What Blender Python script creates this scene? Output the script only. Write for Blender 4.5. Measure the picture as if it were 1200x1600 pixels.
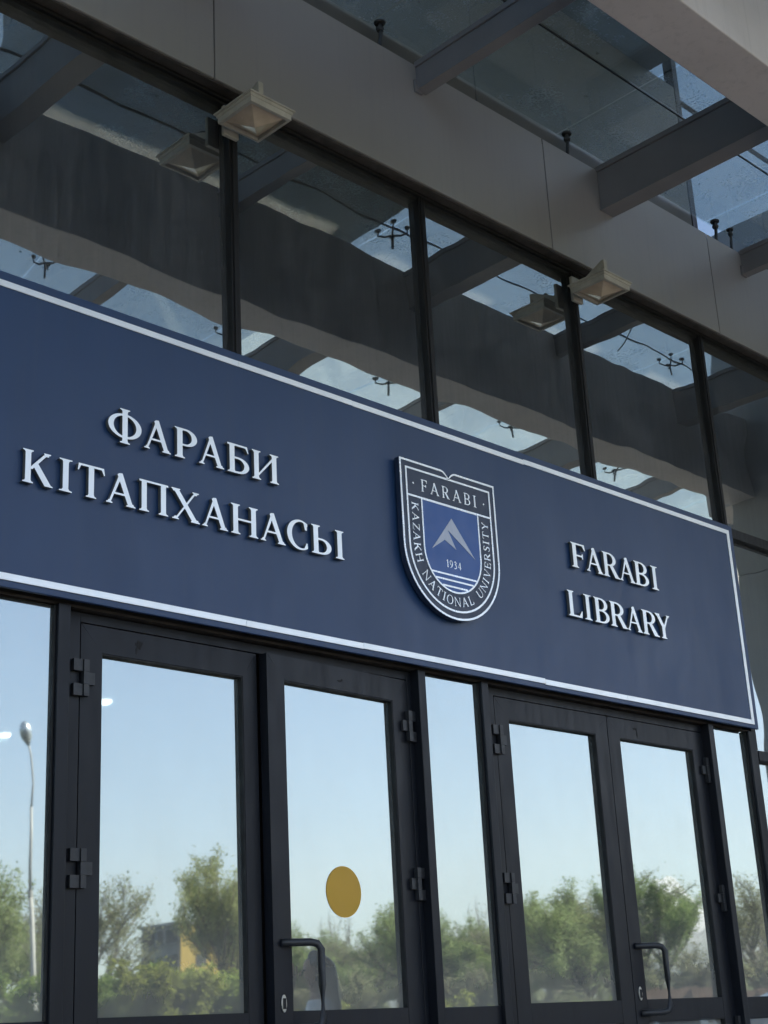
import bpy, bmesh, math, random
import numpy as np
from mathutils import Vector, Matrix, Euler
rad = math.radians
for o in list(bpy.data.objects):
    bpy.data.objects.remove(o, do_unlink=True)
scn = bpy.context.scene
C = scn.collection

# ------------------------------------------------------------------ camera
cam_d = bpy.data.cameras.new('Camera')
cam_d.sensor_fit = 'HORIZONTAL'; cam_d.sensor_width = 36.0; cam_d.lens = 2320 / 1200 * 36.0
cam_d.clip_start = 0.05; cam_d.clip_end = 60000
cam = bpy.data.objects.new('Camera', cam_d); C.objects.link(cam)
EYE = 1.55
cam.matrix_world = Matrix(((0.71123869, -0.20102783, -0.67359286, 0.0),
                           (-0.70113061, -0.2717806, -0.65920496, -5.0),
                           (-0.05055093, 0.94112864, -0.33424765, EYE),
                           (0, 0, 0, 1)))
scn.camera = cam

# ------------------------------------------------------------------ sky, sun, exposure
SUN_AZ = rad(52)      # clockwise from +Y (behind the facade) towards +X
SUN_EL = rad(42)
w = bpy.data.worlds.new('World'); scn.world = w; w.use_nodes = True
nt = w.node_tree; nt.nodes.clear()
sky = nt.nodes.new('ShaderNodeTexSky'); sky.sky_type = 'NISHITA'; sky.sun_disc = False
sky.sun_elevation = SUN_EL; sky.sun_rotation = SUN_AZ
sky.air_density = 1.0; sky.dust_density = 1.4; sky.ozone_density = 2.0; sky.altitude = 800
bg = nt.nodes.new('ShaderNodeBackground'); bg.inputs[1].default_value = 0.105
wo = nt.nodes.new('ShaderNodeOutputWorld')
nt.links.new(sky.outputs[0], bg.inputs[0]); nt.links.new(bg.outputs[0], wo.inputs[0])
sd = bpy.data.lights.new('Sun', 'SUN'); sd.energy = 5.0; sd.angle = rad(0.53); sd.color = (1.0, 0.93, 0.82)
sun = bpy.data.objects.new('Sun', sd); C.objects.link(sun)
sv = Vector((math.sin(SUN_AZ) * math.cos(SUN_EL), math.cos(SUN_AZ) * math.cos(SUN_EL), math.sin(SUN_EL)))
sun.rotation_euler = sv.to_track_quat('Z', 'Y').to_euler(); sun.location = sv * 60
vs = scn.view_settings
vs.view_transform = 'Standard'; vs.look = 'None'; vs.gamma = 1.0; vs.use_curve_mapping = False
vs.exposure = 1.85
vs.use_white_balance = True; vs.white_balance_temperature = 6850; vs.white_balance_tint = 11   # balanced for open shade
scn.render.engine = 'CYCLES'
scn.cycles.max_bounces = 10; scn.cycles.transparent_max_bounces = 16
scn.cycles.glossy_bounces = 5; scn.cycles.diffuse_bounces = 4
scn.cycles.caustics_reflective = False; scn.cycles.caustics_refractive = False

# ------------------------------------------------------------------ helpers
def link(o, parent=None):
    C.objects.link(o)
    if parent is not None: o.parent = parent
    return o
def tag(o, label=None, cat=None, group=None, kind=None):
    if label: o['label'] = label
    if cat: o['category'] = cat
    if group: o['group'] = group
    if kind: o['kind'] = kind
    return o
def empty(name, loc=(0, 0, 0), rz=0.0):
    o = bpy.data.objects.new(name, None); o.empty_display_size = 0.2
    C.objects.link(o); o.location = loc; o.rotation_euler = (0, 0, rz)
    return o
class MB:
    """collects polygons; build() links them as one mesh object"""
    def __init__(s): s.v = []; s.f = []
    def poly(s, vs_, fs):
        b = len(s.v); s.v += [tuple(p) for p in vs_]; s.f += [tuple(i + b for i in f) for f in fs]; return s
    def box(s, x0, x1, y0, y1, z0, z1):
        return s.poly([(x0,y0,z0),(x1,y0,z0),(x1,y1,z0),(x0,y1,z0),(x0,y0,z1),(x1,y0,z1),(x1,y1,z1),(x0,y1,z1)],
               [(0,3,2,1),(4,5,6,7),(0,1,5,4),(1,2,6,5),(2,3,7,6),(3,0,4,7)])
    def prism(s, pts, y0, y1):
        """polygon in x,z (counter-clockwise seen from -Y) pushed from y0 (front) to y1"""
        n = len(pts)
        vv = [(x, y0, z) for x, z in pts] + [(x, y1, z) for x, z in pts]
        ff = [tuple(range(n)), tuple(reversed(range(n, 2 * n)))]
        ff += [(i, i + n, (i + 1) % n + n, (i + 1) % n) for i in range(n)]
        return s.poly(vv, ff)
    def tube(s, pts, radii, n=8, caps=True):
        pts = [Vector(p) for p in pts]
        if not hasattr(radii, '__len__'): radii = [radii] * len(pts)
        rings = []; up = None
        for i, p in enumerate(pts):
            t = (pts[min(i + 1, len(pts) - 1)] - pts[max(i - 1, 0)]).normalized()
            if up is None:
                up = Vector((0, 0, 1)) if abs(t.z) < .9 else Vector((1, 0, 0))
            a = t.cross(up)
            if a.length < 1e-5: a = t.orthogonal()
            a.normalize(); b = t.cross(a).normalized(); up = -b if False else up
            rings.append([p + (a * math.cos(2*math.pi*k/n) + b * math.sin(2*math.pi*k/n)) * radii[i] for k in range(n)])
        vv = [q for r in rings for q in r]; ff = []
        for i in range(len(pts) - 1):
            for k in range(n):
                ff.append((i*n+k, i*n+(k+1)%n, (i+1)*n+(k+1)%n, (i+1)*n+k))
        if caps:
            ff.append(tuple(reversed(range(n)))); ff.append(tuple(range((len(pts)-1)*n, len(pts)*n)))
        return s.poly(vv, ff)
    def lathe(s, prof, n=16, origin=(0, 0, 0)):
        ox, oy, oz = origin
        vv = [(ox + r*math.cos(2*math.pi*k/n), oy + r*math.sin(2*math.pi*k/n), oz + z) for r, z in prof for k in range(n)]
        ff = [(i*n+k, i*n+(k+1)%n, (i+1)*n+(k+1)%n, (i+1)*n+k) for i in range(len(prof)-1) for k in range(n)]
        ff.append(tuple(reversed(range(n)))); ff.append(tuple(range((len(prof)-1)*n, len(prof)*n)))
        return s.poly(vv, ff)
    def mesh(s, name, mat, smooth=False):
        me = bpy.data.meshes.new(name); me.from_pydata(s.v, [], s.f)
        bm = bmesh.new(); bm.from_mesh(me); bmesh.ops.recalc_face_normals(bm, faces=bm.faces); bm.to_mesh(me); bm.free()
        if mat: me.materials.append(mat)
        if smooth: me.shade_smooth()
        me.update(); return me
    def build(s, name, mat, parent=None, loc=(0, 0, 0), bevel=0.0, smooth=False):
        o = bpy.data.objects.new(name, s.mesh(name, mat, smooth)); link(o, parent); o.location = loc
        if bevel:
            m = o.modifiers.new('bevel', 'BEVEL'); m.width = bevel; m.segments = 2; m.limit_method = 'ANGLE'
        return o
def copy_tree(o, parent=None):
    c = o.copy(); C.objects.link(c); c.parent = parent
    for ch in list(o.children): copy_tree(ch, c)
    return c

# ------------------------------------------------------------------ materials
def newmat(name):
    m = bpy.data.materials.new(name); m.use_nodes = True; m.node_tree.nodes.clear()
    n = m.node_tree.nodes; l = m.node_tree.links
    out = n.new('ShaderNodeOutputMaterial')
    return m, n, l, out
def coords(n, l, scale=(1, 1, 1), world=True):
    if world:
        g = n.new('ShaderNodeNewGeometry'); src = g.outputs['Position']
    else:
        g = n.new('ShaderNodeTexCoord'); src = g.outputs['Object']
    mp = n.new('ShaderNodeMapping'); mp.inputs['Scale'].default_value = scale
    l.new(src, mp.inputs['Vector']); return mp.outputs[0]
def noise(n, l, vec, scale, detail=4, rough=.55):
    t = n.new('ShaderNodeTexNoise'); t.inputs['Scale'].default_value = scale
    t.inputs['Detail'].default_value = detail; t.inputs['Roughness'].default_value = rough
    l.new(vec, t.inputs['Vector']); return t.outputs['Fac']
def ramp(n, l, fac, stops):
    r = n.new('ShaderNodeValToRGB'); l.new(fac, r.inputs[0])
    e = r.color_ramp.elements
    while len(e) < len(stops): e.new(.5)
    for i, (p, c) in enumerate(stops):
        e[i].position = p; e[i].color = (c[0], c[1], c[2], 1) if hasattr(c, '__len__') else (c, c, c, 1)
    return r.outputs[0]
def surf(name, col, rough=.5, metal=0.0, var=.12, scale=6.0, stretch=(1, 1, 1), bump=0.0, bscale=40, spec=.5, rvar=.1, streak=0.0, streakcol=(.1,.1,.1), coat=0.0):
    m, n, l, out = newmat(name)
    b = n.new('ShaderNodeBsdfPrincipled'); l.new(b.outputs[0], out.inputs[0])
    v = coords(n, l, stretch)
    f = noise(n, l, v, scale)
    a = tuple(c * (1 - var) for c in col); d = tuple(min(1, c * (1 + var)) for c in col)
    c_ = ramp(n, l, f, [(.3, a), (.7, d)])
    if streak > 0:
        sv_ = coords(n, l, (9, 9, .35))
        sf = ramp(n, l, noise(n, l, sv_, 3.0, 5, .65), [(.52, 0.0), (.72, streak)])
        mx = n.new('ShaderNodeMix'); mx.data_type = 'RGBA'; l.new(sf, mx.inputs[0]); l.new(c_, mx.inputs[6]); mx.inputs[7].default_value = (*streakcol, 1)
        c_ = mx.outputs[2]
    l.new(c_, b.inputs['Base Color'])
    if rvar:
        rr = ramp(n, l, noise(n, l, v, scale * 2.3, 5), [(.3, max(0.02, rough - rvar)), (.7, min(1, rough + rvar))])
        l.new(rr, b.inputs['Roughness'])
    else: b.inputs['Roughness'].default_value = rough
    b.inputs['Metallic'].default_value = metal
    b.inputs['Specular IOR Level'].default_value = spec
    b.inputs['Coat Weight'].default_value = coat
    if bump:
        bp = n.new('ShaderNodeBump'); bp.inputs['Strength'].default_value = 1.0; bp.inputs['Distance'].default_value = bump
        l.new(noise(n, l, v, bscale, 3), bp.inputs['Height']); l.new(bp.outputs[0], b.inputs['Normal'])
    return m
def mirror_glass(name, refl, tint, trans, wave, wscale, dirt, dirtcol=(.30, .30, .29), stretch=(14, 14, .5), splash=0.0, blur=0.0):
    """mirror-coated glazing: reflects most light, lets a little through, wavy and streaked with dust"""
    m, n, l, out = newmat(name)
    g = n.new('ShaderNodeBsdfGlossy'); g.inputs['Roughness'].default_value = blur; g.inputs['Color'].default_value = (*tint, 1)
    t = n.new('ShaderNodeBsdfTransparent'); t.inputs['Color'].default_value = (*trans, 1)
    d = n.new('ShaderNodeBsdfDiffuse'); d.inputs['Color'].default_value = (*dirtcol, 1)
    pos = coords(n, l)
    bp = n.new('ShaderNodeBump'); bp.inputs['Strength'].default_value = 1.0; bp.inputs['Distance'].default_value = wave
    l.new(noise(n, l, pos, wscale, 1.5, .45), bp.inputs['Height']); l.new(bp.outputs[0], g.inputs['Normal'])
    m1 = n.new('ShaderNodeMixShader'); m1.inputs[0].default_value = refl
    l.new(t.outputs[0], m1.inputs[1]); l.new(g.outputs[0], m1.inputs[2])
    sf = noise(n, l, coords(n, l, stretch), 2.0, 6, .7)
    blot = noise(n, l, pos, 2.2, 3)
    mul = n.new('ShaderNodeMath'); mul.operation = 'MULTIPLY'; l.new(sf, mul.inputs[0]); l.new(blot, mul.inputs[1])
    df = ramp(n, l, mul.outputs[0], [(.12, dirt * .25), (.5, dirt * 2.0)])
    vo = n.new('ShaderNodeTexVoronoi'); vo.inputs['Scale'].default_value = 26; vo.inputs['Randomness'].default_value = 1
    l.new(pos, vo.inputs['Vector'])
    sp = ramp(n, l, vo.outputs['Distance'], [(.03, .35), (.07, 0)])
    gate = ramp(n, l, noise(n, l, pos, 5.0, 2), [(.62, 0), (.68, 1)])
    ms = n.new('ShaderNodeMath'); ms.operation = 'MULTIPLY'; l.new(sp, ms.inputs[0]); l.new(gate, ms.inputs[1])
    ad = n.new('ShaderNodeMath'); ad.operation = 'ADD'; l.new(df, ad.inputs[0]); l.new(ms.outputs[0], ad.inputs[1])
    if splash:      # dust that settles and splashes up from the ground
        sz_ = n.new('ShaderNodeSeparateXYZ'); gp = n.new('ShaderNodeNewGeometry'); l.new(gp.outputs['Position'], sz_.inputs[0])
        mp_ = n.new('ShaderNodeMapRange'); mp_.interpolation_type = 'SMOOTHSTEP'; l.new(sz_.outputs[2], mp_.inputs[0])
        mp_.inputs[1].default_value = 1.3; mp_.inputs[2].default_value = 2.5; mp_.inputs[3].default_value = splash; mp_.inputs[4].default_value = 0.0
        mn = n.new('ShaderNodeMath'); mn.operation = 'MULTIPLY_ADD'; l.new(noise(n, l, pos, 1.7, 4), mn.inputs[0]); mn.inputs[1].default_value = .6; mn.inputs[2].default_value = .7
        mm = n.new('ShaderNodeMath'); mm.operation = 'MULTIPLY'; l.new(mp_.outputs[0], mm.inputs[0]); l.new(mn.outputs[0], mm.inputs[1])
        a2 = n.new('ShaderNodeMath'); a2.operation = 'ADD'; l.new(ad.outputs[0], a2.inputs[0]); l.new(mm.outputs[0], a2.inputs[1]); ad = a2
    m2 = n.new('ShaderNodeMixShader'); l.new(ad.outputs[0], m2.inputs[0])
    l.new(m1.outputs[0], m2.inputs[1]); l.new(d.outputs[0], m2.inputs[2]); l.new(m2.outputs[0], out.inputs[0])
    return m
def roof_glass():
    m, n, l, out = newmat('canopy_glass')
    t = n.new('ShaderNodeBsdfTransparent'); t.inputs['Color'].default_value = (.66, .71, .68, 1)
    d = n.new('ShaderNodeBsdfTranslucent'); d.inputs['Color'].default_value = (.50, .56, .58, 1)
    d2 = n.new('ShaderNodeBsdfDiffuse'); d2.inputs['Color'].default_value = (.20, .21, .20, 1)
    g = n.new('ShaderNodeBsdfGlossy'); g.inputs['Roughness'].default_value = .02; g.inputs['Color'].default_value = (.9, .95, .95, 1)
    pos = coords(n, l)
    fine = noise(n, l, pos, 60, 4, .6)
    big = noise(n, l, pos, 2.6, 4, .6)
    mul = n.new('ShaderNodeMath'); mul.operation = 'MULTIPLY'; l.new(fine, mul.inputs[0]); l.new(big, mul.inputs[1])
    f = ramp(n, l, mul.outputs[0], [(.14, .18), (.40, .42)])
    m1 = n.new('ShaderNodeMixShader'); l.new(f, m1.inputs[0]); l.new(t.outputs[0], m1.inputs[1]); l.new(d.outputs[0], m1.inputs[2])
    vo = n.new('ShaderNodeTexVoronoi'); vo.inputs['Scale'].default_value = 9; l.new(pos, vo.inputs['Vector'])
    sp = ramp(n, l, vo.outputs['Distance'], [(.07, .85), (.12, 0)])
    gate = ramp(n, l, noise(n, l, pos, 3.1, 2), [(.54, 0), (.60, 1)])
    ms = n.new('ShaderNodeMath'); ms.operation = 'MULTIPLY'; l.new(sp, ms.inputs[0]); l.new(gate, ms.inputs[1])
    m2 = n.new('ShaderNodeMixShader'); l.new(ms.outputs[0], m2.inputs[0]); l.new(m1.outputs[0], m2.inputs[1]); l.new(d2.outputs[0], m2.inputs[2])
    lw = n.new('ShaderNodeLayerWeight'); fr_ = ramp(n, l, lw.outputs['Facing'], [(.2, .045), (.7, .16), (.95, .8)])
    m3 = n.new('ShaderNodeMixShader'); l.new(fr_, m3.inputs[0]); l.new(m2.outputs[0], m3.inputs[1]); l.new(g.outputs[0], m3.inputs[2])
    l.new(m3.outputs[0], out.inputs[0]); return m
def emit(name, col, s):
    m, n, l, out = newmat(name)
    e = n.new('ShaderNodeEmission'); e.inputs[0].default_value = (*col, 1); e.inputs[1].default_value = s
    l.new(e.outputs[0], out.inputs[0]); return m
def leafmat(name, col, var=.3):
    m, n, l, out = newmat(name)
    oi = n.new('ShaderNodeObjectInfo')
    g = coords(n, l)
    c1 = ramp(n, l, noise(n, l, g, .9, 3), [(.3, tuple(c * (1 - var) for c in col)), (.7, tuple(c * (1 + var) for c in col))])
    hs = n.new('ShaderNodeHueSaturation'); l.new(c1, hs.inputs['Color'])
    mr = n.new('ShaderNodeMapRange'); l.new(oi.outputs['Random'], mr.inputs[0]); mr.inputs[3].default_value = .47; mr.inputs[4].default_value = .52
    l.new(mr.outputs[0], hs.inputs['Hue'])
    d = n.new('ShaderNodeBsdfDiffuse'); t = n.new('ShaderNodeBsdfTranslucent')
    l.new(hs.outputs[0], d.inputs[0]); l.new(hs.outputs[0], t.inputs[0])
    mx = n.new('ShaderNodeMixShader'); mx.inputs[0].default_value = .5
    l.new(d.outputs[0], mx.inputs[1]); l.new(t.outputs[0], mx.inputs[2]); l.new(mx.outputs[0], out.inputs[0]); return m

M = {}
M['navy'] = surf('sign_navy', (.013, .043, .118), .42, spec=.55, var=.06, scale=3, rvar=.05, streak=.25, streakcol=(.032, .055, .105), stretch=(1, 1, .3))
M['navy_edge'] = surf('sign_edge', (.022, .030, .055), .45, var=.05)
M['silver'] = surf('silver_trim', (.90, .93, .94), .36, metal=.45, var=.05, scale=5, rvar=.05)
M['letter_side'] = surf('letter_side', (.13, .14, .14), .5, metal=.3, var=.05)
M['crest_dark'] = surf('crest_backing', (.024, .038, .075), .4, var=.05)
M['crest_blue'] = surf('crest_blue', (.035, .105, .33), .4, var=.05)
M['crest_grey'] = surf('crest_brushed', (.42, .45, .52), .42, metal=.4, var=.05, stretch=(30, 30, 1))
M['black'] = surf('recess_black', (.006, .006, .007), .7, var=.1)
M['frame'] = surf('graphite_frame', (.009, .011, .016), .40, spec=.28, var=.18, scale=3, rvar=.08, stretch=(3, 3, .6), streak=.35, streakcol=(.009, .010, .012))
M['hinge'] = surf('hinge_grey', (.022, .024, .028), .45, var=.12, scale=20)
M['gasket'] = surf('gasket', (.008, .009, .010), .6)
M['mullion'] = surf('mullion_black', (.010, .010, .011), .5, spec=.3, var=.4, scale=5, stretch=(4, 4, .8), streak=.6, streakcol=(.028, .023, .020))
M['rust'] = surf('rusty_angle', (.045, .037, .033), .6, var=.45, scale=9, streak=.5, streakcol=(.05, .035, .03), bump=.001, bscale=60)
M['clad'] = surf('grey_cladding', (.35, .342, .335), .42, var=.04, scale=1.2, rvar=.05, streak=.22, streakcol=(.25, .26, .28), bump=.0006, bscale=1.6)
M['beam'] = surf('beam_paint', (.64, .59, .58), .5, var=.06, scale=2.5, rvar=.06, streak=.2, streakcol=(.2, .2, .21))
M['beam_dark'] = surf('cross_beam_paint', (.24, .235, .245), .5, var=.08, scale=3, rvar=.06)
M['steel'] = surf('fitting_steel', (.05, .055, .06), .45, metal=.3)
M['bay'] = surf('bay_soffit', (.13, .13, .12), .6, var=.08, scale=1.5)
M['wall_dark'] = surf('inner_wall', (.10, .10, .11), .7)
M['floor_in'] = surf('inner_floor', (.12, .11, .10), .4)
M['lamp_body'] = surf('lamp_cream', (.43, .41, .36), .55, var=.12, scale=14, streak=.35, streakcol=(.33, .29, .24))
M['lamp_glass'] = surf('lamp_diffuser', (.56, .45, .34), .18, var=.15, scale=9)
M['gold'] = surf('gold_sticker', (.56, .31, .015), .45, var=.05, scale=4, rvar=.04)
M['lock'] = surf('lock_silver', (.55, .54, .50), .3, metal=.8)
M['door_glass'] = mirror_glass('door_glass', .52, (.76, .885, .905), (.22, .24, .24), .0006, 1.5, .06, dirtcol=(.70, .69, .62), stretch=(3, 3, 1.2), splash=.26, blur=.019)
M['win_glass'] = mirror_glass('window_glass', .52, (.84, .94, .96), (.18, .20, .21), .0055, 1.35, .12, dirtcol=(.28, .29, .31), blur=.016)
M['upper_glass'] = mirror_glass('upper_glass', .45, (.72, .88, 1.0), (.1, .1, .1), .002, 1.0, .05)
M['roof_glass'] = roof_glass()
m_, n_, l_, o_ = newmat('clear_glass')
t_ = n_.new('ShaderNodeBsdfTransparent'); t_.inputs[0].default_value = (.93, .98, .97, 1); g_ = n_.new('ShaderNodeBsdfGlossy'); g_.inputs['Roughness'].default_value = .01
lw_ = n_.new('ShaderNodeLayerWeight'); f_ = ramp(n_, l_, lw_.outputs['Facing'], [(.2, .045), (.7, .16), (.95, .8)]); x_ = n_.new('ShaderNodeMixShader')
l_.new(f_, x_.inputs[0]); l_.new(t_.outputs[0], x_.inputs[1]); l_.new(g_.outputs[0], x_.inputs[2]); l_.new(x_.outputs[0], o_.inputs[0]); M['roof_clear'] = m_
M['seam'] = surf('silicone_seam', (.012, .013, .014), .6)
M['ceil_light'] = emit('ceiling_light', (1, .97, .9), 30)
M['stone'] = surf('step_granite', (.30, .29, .28), .6, var=.15, scale=25)
M['bark'] = surf('bark', (.13, .105, .085), .9, var=.3, scale=8)
M['bark_grey'] = surf('bark_grey', (.17, .15, .13), .9, var=.3, scale=8)
M['leaf_spring'] = leafmat('leaf_spring', (.30, .335, .15))
M['leaf_olive'] = leafmat('leaf_olive', (.28, .29, .17))
M['leaf_green'] = leafmat('leaf_green', (.24, .29, .12))
M['leaf_bush'] = leafmat('leaf_bush', (.24, .29, .075))

RT = random.Random(21)
def settle(o, amt=.0018):
    """no two panes sit quite true in their frames"""
    c = Vector([sum(v.co[i] for v in o.data.vertices) / len(o.data.vertices) for i in range(3)])
    o.data.transform(Matrix.Translation(c) @ Euler((RT.uniform(-amt, amt), 0, RT.uniform(-amt, amt))).to_matrix().to_4x4() @ Matrix.Translation(-c))
    return o
# ------------------------------------------------------------------ ground and landing
LAND = 0.75
def struct(mb, name, mat, label=None, **k):
    o = mb.build(name, mat, **k); tag(o, label, kind='structure'); return o
M['earth'] = surf('earth_grass', (.075, .085, .040), .95, var=.35, scale=.25)
M['asphalt'] = surf('asphalt', (.050, .050, .052), .9, var=.2, scale=12)
M['paving'] = surf('paving', (.36, .32, .27), .75, var=.15, scale=3)
struct(MB().poly([(-30000,-30000,0),(30000,-30000,0),(30000,30000,0),(-30000,30000,0)], [(0,1,2,3)]), 'ground', M['earth'], 'dry grassy ground')
struct(MB().box(-14, 40, -11, 0.3, -.2, 0.012), 'plaza', M['paving'], 'pale paved forecourt')
struct(MB().box(-60, 120, -24, -11.6, -.2, 0.008), 'road', M['asphalt'], 'asphalt car park road')
st = MB()
edge = [-1.15 - .32 * i for i in range(5)]
for i in range(5):
    st.box(-9, 11.835, edge[i], .2 if i == 0 else edge[i-1] - .004, .013, LAND - .15 * i)
struct(st, 'entrance_steps', M['stone'], 'granite entrance steps and landing', bevel=.008)

# ------------------------------------------------------------------ the building
BL = empty('library_building', (5.5, 4.0, 0)); BO = Vector((-5.5, -4.0, 0))
tag(BL, 'grey clad library front with mirrored glazing in dark frames', 'building')
def part(mb, name, mat, bevel=0.0, smooth=False):
    return mb.build(name, mat, BL, loc=BO, bevel=bevel, smooth=smooth)
# shell
part(MB().box(-16, 24, 9, 9.3, 0, 6.3).box(-16.3, -16, 0.1, 9.3, 0, 9.94), 'back_wall', M['wall_dark'])
part(MB().box(12.86, 24, .30, .6, 0, 6.9).box(24, 24.3, .3, 9.3, 0, 9.94), 'side_wall', M['clad'])
part(MB().box(-16, 24, .35, 9, LAND - .3, LAND - .004), 'inner_floor', M['floor_in'])
part(MB().box(-16, 24, .35, 9, 6.30, 6.42), 'inner_ceiling', M['wall_dark'])
part(MB().box(-16, 24, 2.1, 9, 4.3, 4.55), 'mezzanine', M['wall_dark'])
part(MB().box(-16, 24, .25, .45, 6.16, 7.3), 'lintel', M['wall_dark'])
part(MB().box(-16, 24, .1, 9.3, 9.95, 10.2), 'roof', M['clad'])
part(MB().box(-16, 24, 8.9, 9.2, 6.42, 9.94), 'rear_wall', M['clad'])
part(MB().box(-16, 24, .30, .40, 7.3, 9.94), 'upper_backing', M['wall_dark'])
# ceiling ribs glimpsed through the upper windows
for i, yy in enumerate((1.2, 2.6)):
    part(MB().box(-10, 14, yy, yy + .25, 5.95, 6.298), 'ceiling_beam', M['clad'])
# fascia panels
jx = [-9.3, -6.65, -4.0, -1.35, 1.30, 3.95, 6.604, 8.454, 10.30, 11.835]
for a, b in zip(jx[:-1], jx[1:]):
    part(MB().box(a + .004, b - .004, -.12, -.115, 6.10, 6.895).box(a + .004, b - .004, -.1149, -.06, 6.10, 6.86), 'fascia_panel', M['clad'], bevel=.004)
part(MB().box(-9.3, 11.835, -.058, .24, 6.18, 6.86), 'fascia_backing', M['black'])
part(MB().box(-9.3, 11.835, -.090, .24, 6.862, 6.885), 'fascia_cap', M['beam_dark'])
# head rail and rusty angle over the upper windows
part(MB().box(-9.3, 11.835, -.052, .03, 6.065, 6.135), 'head_rail', M['mullion'], bevel=.004)
part(MB().box(-9.3, 11.835, -.112, -.053, 6.082, 6.094).box(-9.3, 11.835, -.062, -.053, 6.095, 6.15), 'steel_angle', M['rust'], bevel=.002)
part(MB().box(-9.3, 11.835, -.03, .02, 6.048, 6.064), 'head_gasket', M['gasket'])
# upper mullions and panes
mx = [-4.23, -2.84, -1.45, -.06, 1.33, 2.715, 4.10, 5.48, 6.868, 8.288, 9.68, 11.07]
rng = random.Random(5)
for x in mx:
    part(MB().box(x, x + .053, -.042, .05, 4.40, 6.064).box(x + .012, x + .041, -.050, -.0425, 4.40, 6.064), 'mullion', M['mullion'], bevel=.003)
for x0, x1 in zip(mx, mx[1:] + [11.835]):
    z0 = 4.40 if x0 < 8 else 4.66
    settle(part(MB().box(x0 + .053, x1, 0.0, .012, z0, 6.06), 'window_pane', M['win_glass']))
# panel behind the sign, black slot beneath it
part(MB().box(2.60, 8.232, -.012, .10, 3.28, 4.42), 'sign_backing', M['black'])
part(MB().box(-9.3, 2.60, -.012, .10, 3.28, 4.42), 'spandrel', M['clad'])
# glazing right of the last post: transoms and panes
part(MB().box(8.342, 11.835, -.045, .05, 4.585, 4.655), 'transom', M['mullion'], bevel=.003)
part(MB().box(8.34, 11.835, -.045, .05, 3.09, 3.155), 'transom', M['frame'], bevel=.003)
part(MB().box(8.342, 11.835, 0.0, .012, 3.157, 4.583), 'window_pane', M['win_glass'])
part(MB().box(8.315, 11.835, 0.0, .012, LAND + .08, 3.088), 'window_pane', M['door_glass'])
part(MB().box(8.288, 8.341, -.042, .05, 3.156, 4.40), 'mullion', M['mullion'], bevel=.003)
# door storey: posts, jambs, heads
for a, b in ((2.757, 2.838), (3.163, 3.22), (5.233, 5.285), (5.704, 5.758), (7.784, 7.838), (8.232, 8.313)):
    part(MB().box(a, b, -.054, .06, LAND, 3.268), 'post', M['frame'], bevel=.003)
part(MB().box(2.757, 8.313, -.030, .06, 3.2685, 3.279), 'head_strip', M['rust'])
def jambset(x0, x1, lx0, lx1):
    part(MB().box(x0, lx0 - .004, 0, .05, LAND, 3.262).box(lx1 + .004, x1, 0, .05, LAND, 3.262)
         .box(lx0 - .004, lx1 + .004, 0, .05, 3.221, 3.262), 'door_jamb', M['frame'], bevel=.002)
    part(MB().box(lx0 - .003, lx1 + .003, .006, .045, LAND, LAND + .02), 'threshold', M['lock'])
jambset(3.221, 5.232, 3.305, 5.200)
jambset(5.759, 7.783, 5.856, 7.780)
# side lights beside the doors
for a, b in ((2.839, 3.162), (5.286, 5.703), (7.839, 8.231)):
    settle(part(MB().box(a, b, -.02, -.008, 1.675, 3.262), 'side_pane', M['door_glass']))
    part(MB().box(a, b, -.02, -.008, LAND + .1, 1.555), 'side_pane', M['door_glass'])
    part(MB().box(a, b, -.030, .04, 1.556, 1.674), 'side_rail', M['frame'], bevel=.003)
    part(MB().box(a, b, -.030, .04, LAND, LAND + .099), 'side_rail', M['frame'], bevel=.003)
    part(MB().box(b - .009, b - .0005, -.035, -.0205, 1.676, 3.26), 'pane_gasket', M['gasket'])
# plain glazing further along the wall, left of the doors
for i in range(5):
    a = 2.757 - 1.4 * (i + 1)
    part(MB().box(a, a + .08, -.054, .06, LAND, 3.268), 'post', M['frame'], bevel=.003)
    part(MB().box(a + .081, a + 1.399, -.02, -.008, LAND + .1, 3.262), 'side_pane', M['door_glass'])
    part(MB().box(a + .081, a + 1.399, -.03, .04, LAND, LAND + .099), 'side_rail', M['frame'])
# side pylon: panelled wall standing square to the facade
PX = 11.84
part(MB().box(PX + .02, PX + 1.0, -1.96, .28, 0, 8.98), 'pylon_core', M['black'])
zj = [.0, 1.923, 3.689, 5.455, 7.221, 8.987]
yj = [-1.97, -1.02, -.002]
for za, zb in zip(zj[:-1], zj[1:]):
    for ya, yb in zip(yj[:-1], yj[1:]):
        part(MB().box(PX, PX + .019, ya + .003, yb - .003, za + .004, zb - .004), 'pylon_panel', M['clad'])
    part(MB().box(PX + .001, PX + 1.0, -1.985, -1.962, za + .004, zb - .004), 'pylon_panel', M['clad'])
# upper storey seen through the canopy: mirrored panes and a projecting bay
ux = [-9.3 + 1.6258 * i for i in range(14)]
for a in ux[:-1]:
    part(MB().box(a, a + .06, .05, .14, 7.0, 9.93), 'upper_mullion', M['mullion'])
    for z0, z1 in ((7.05, 8.2), (8.26, 9.92)):
        part(MB().box(a + .061, a + 1.6248, .09, .10, z0, z1), 'upper_pane', M['upper_glass'])
bay = MB(); bay.prism([(4.75, 8.2), (8.15, 8.2), (8.15, 9.4), (4.75, 9.4)], -3.40, .04)
part(MB().box(3.3, 6.1, -.02, .04, 7.0, 8.195).box(6.106, 8.45, -.02, .04, 7.0, 8.195), 'bay_apron', M['bay'], bevel=.004)
part(bay, 'upper_bay', M['bay'], bevel=.01)
part(MB().box(5.0, 5.9, -3.42, -3.405, 8.5, 9.2).box(6.1, 7.3, -3.42, -3.405, 8.5, 9.2), 'bay_window', M['upper_glass'])
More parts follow.
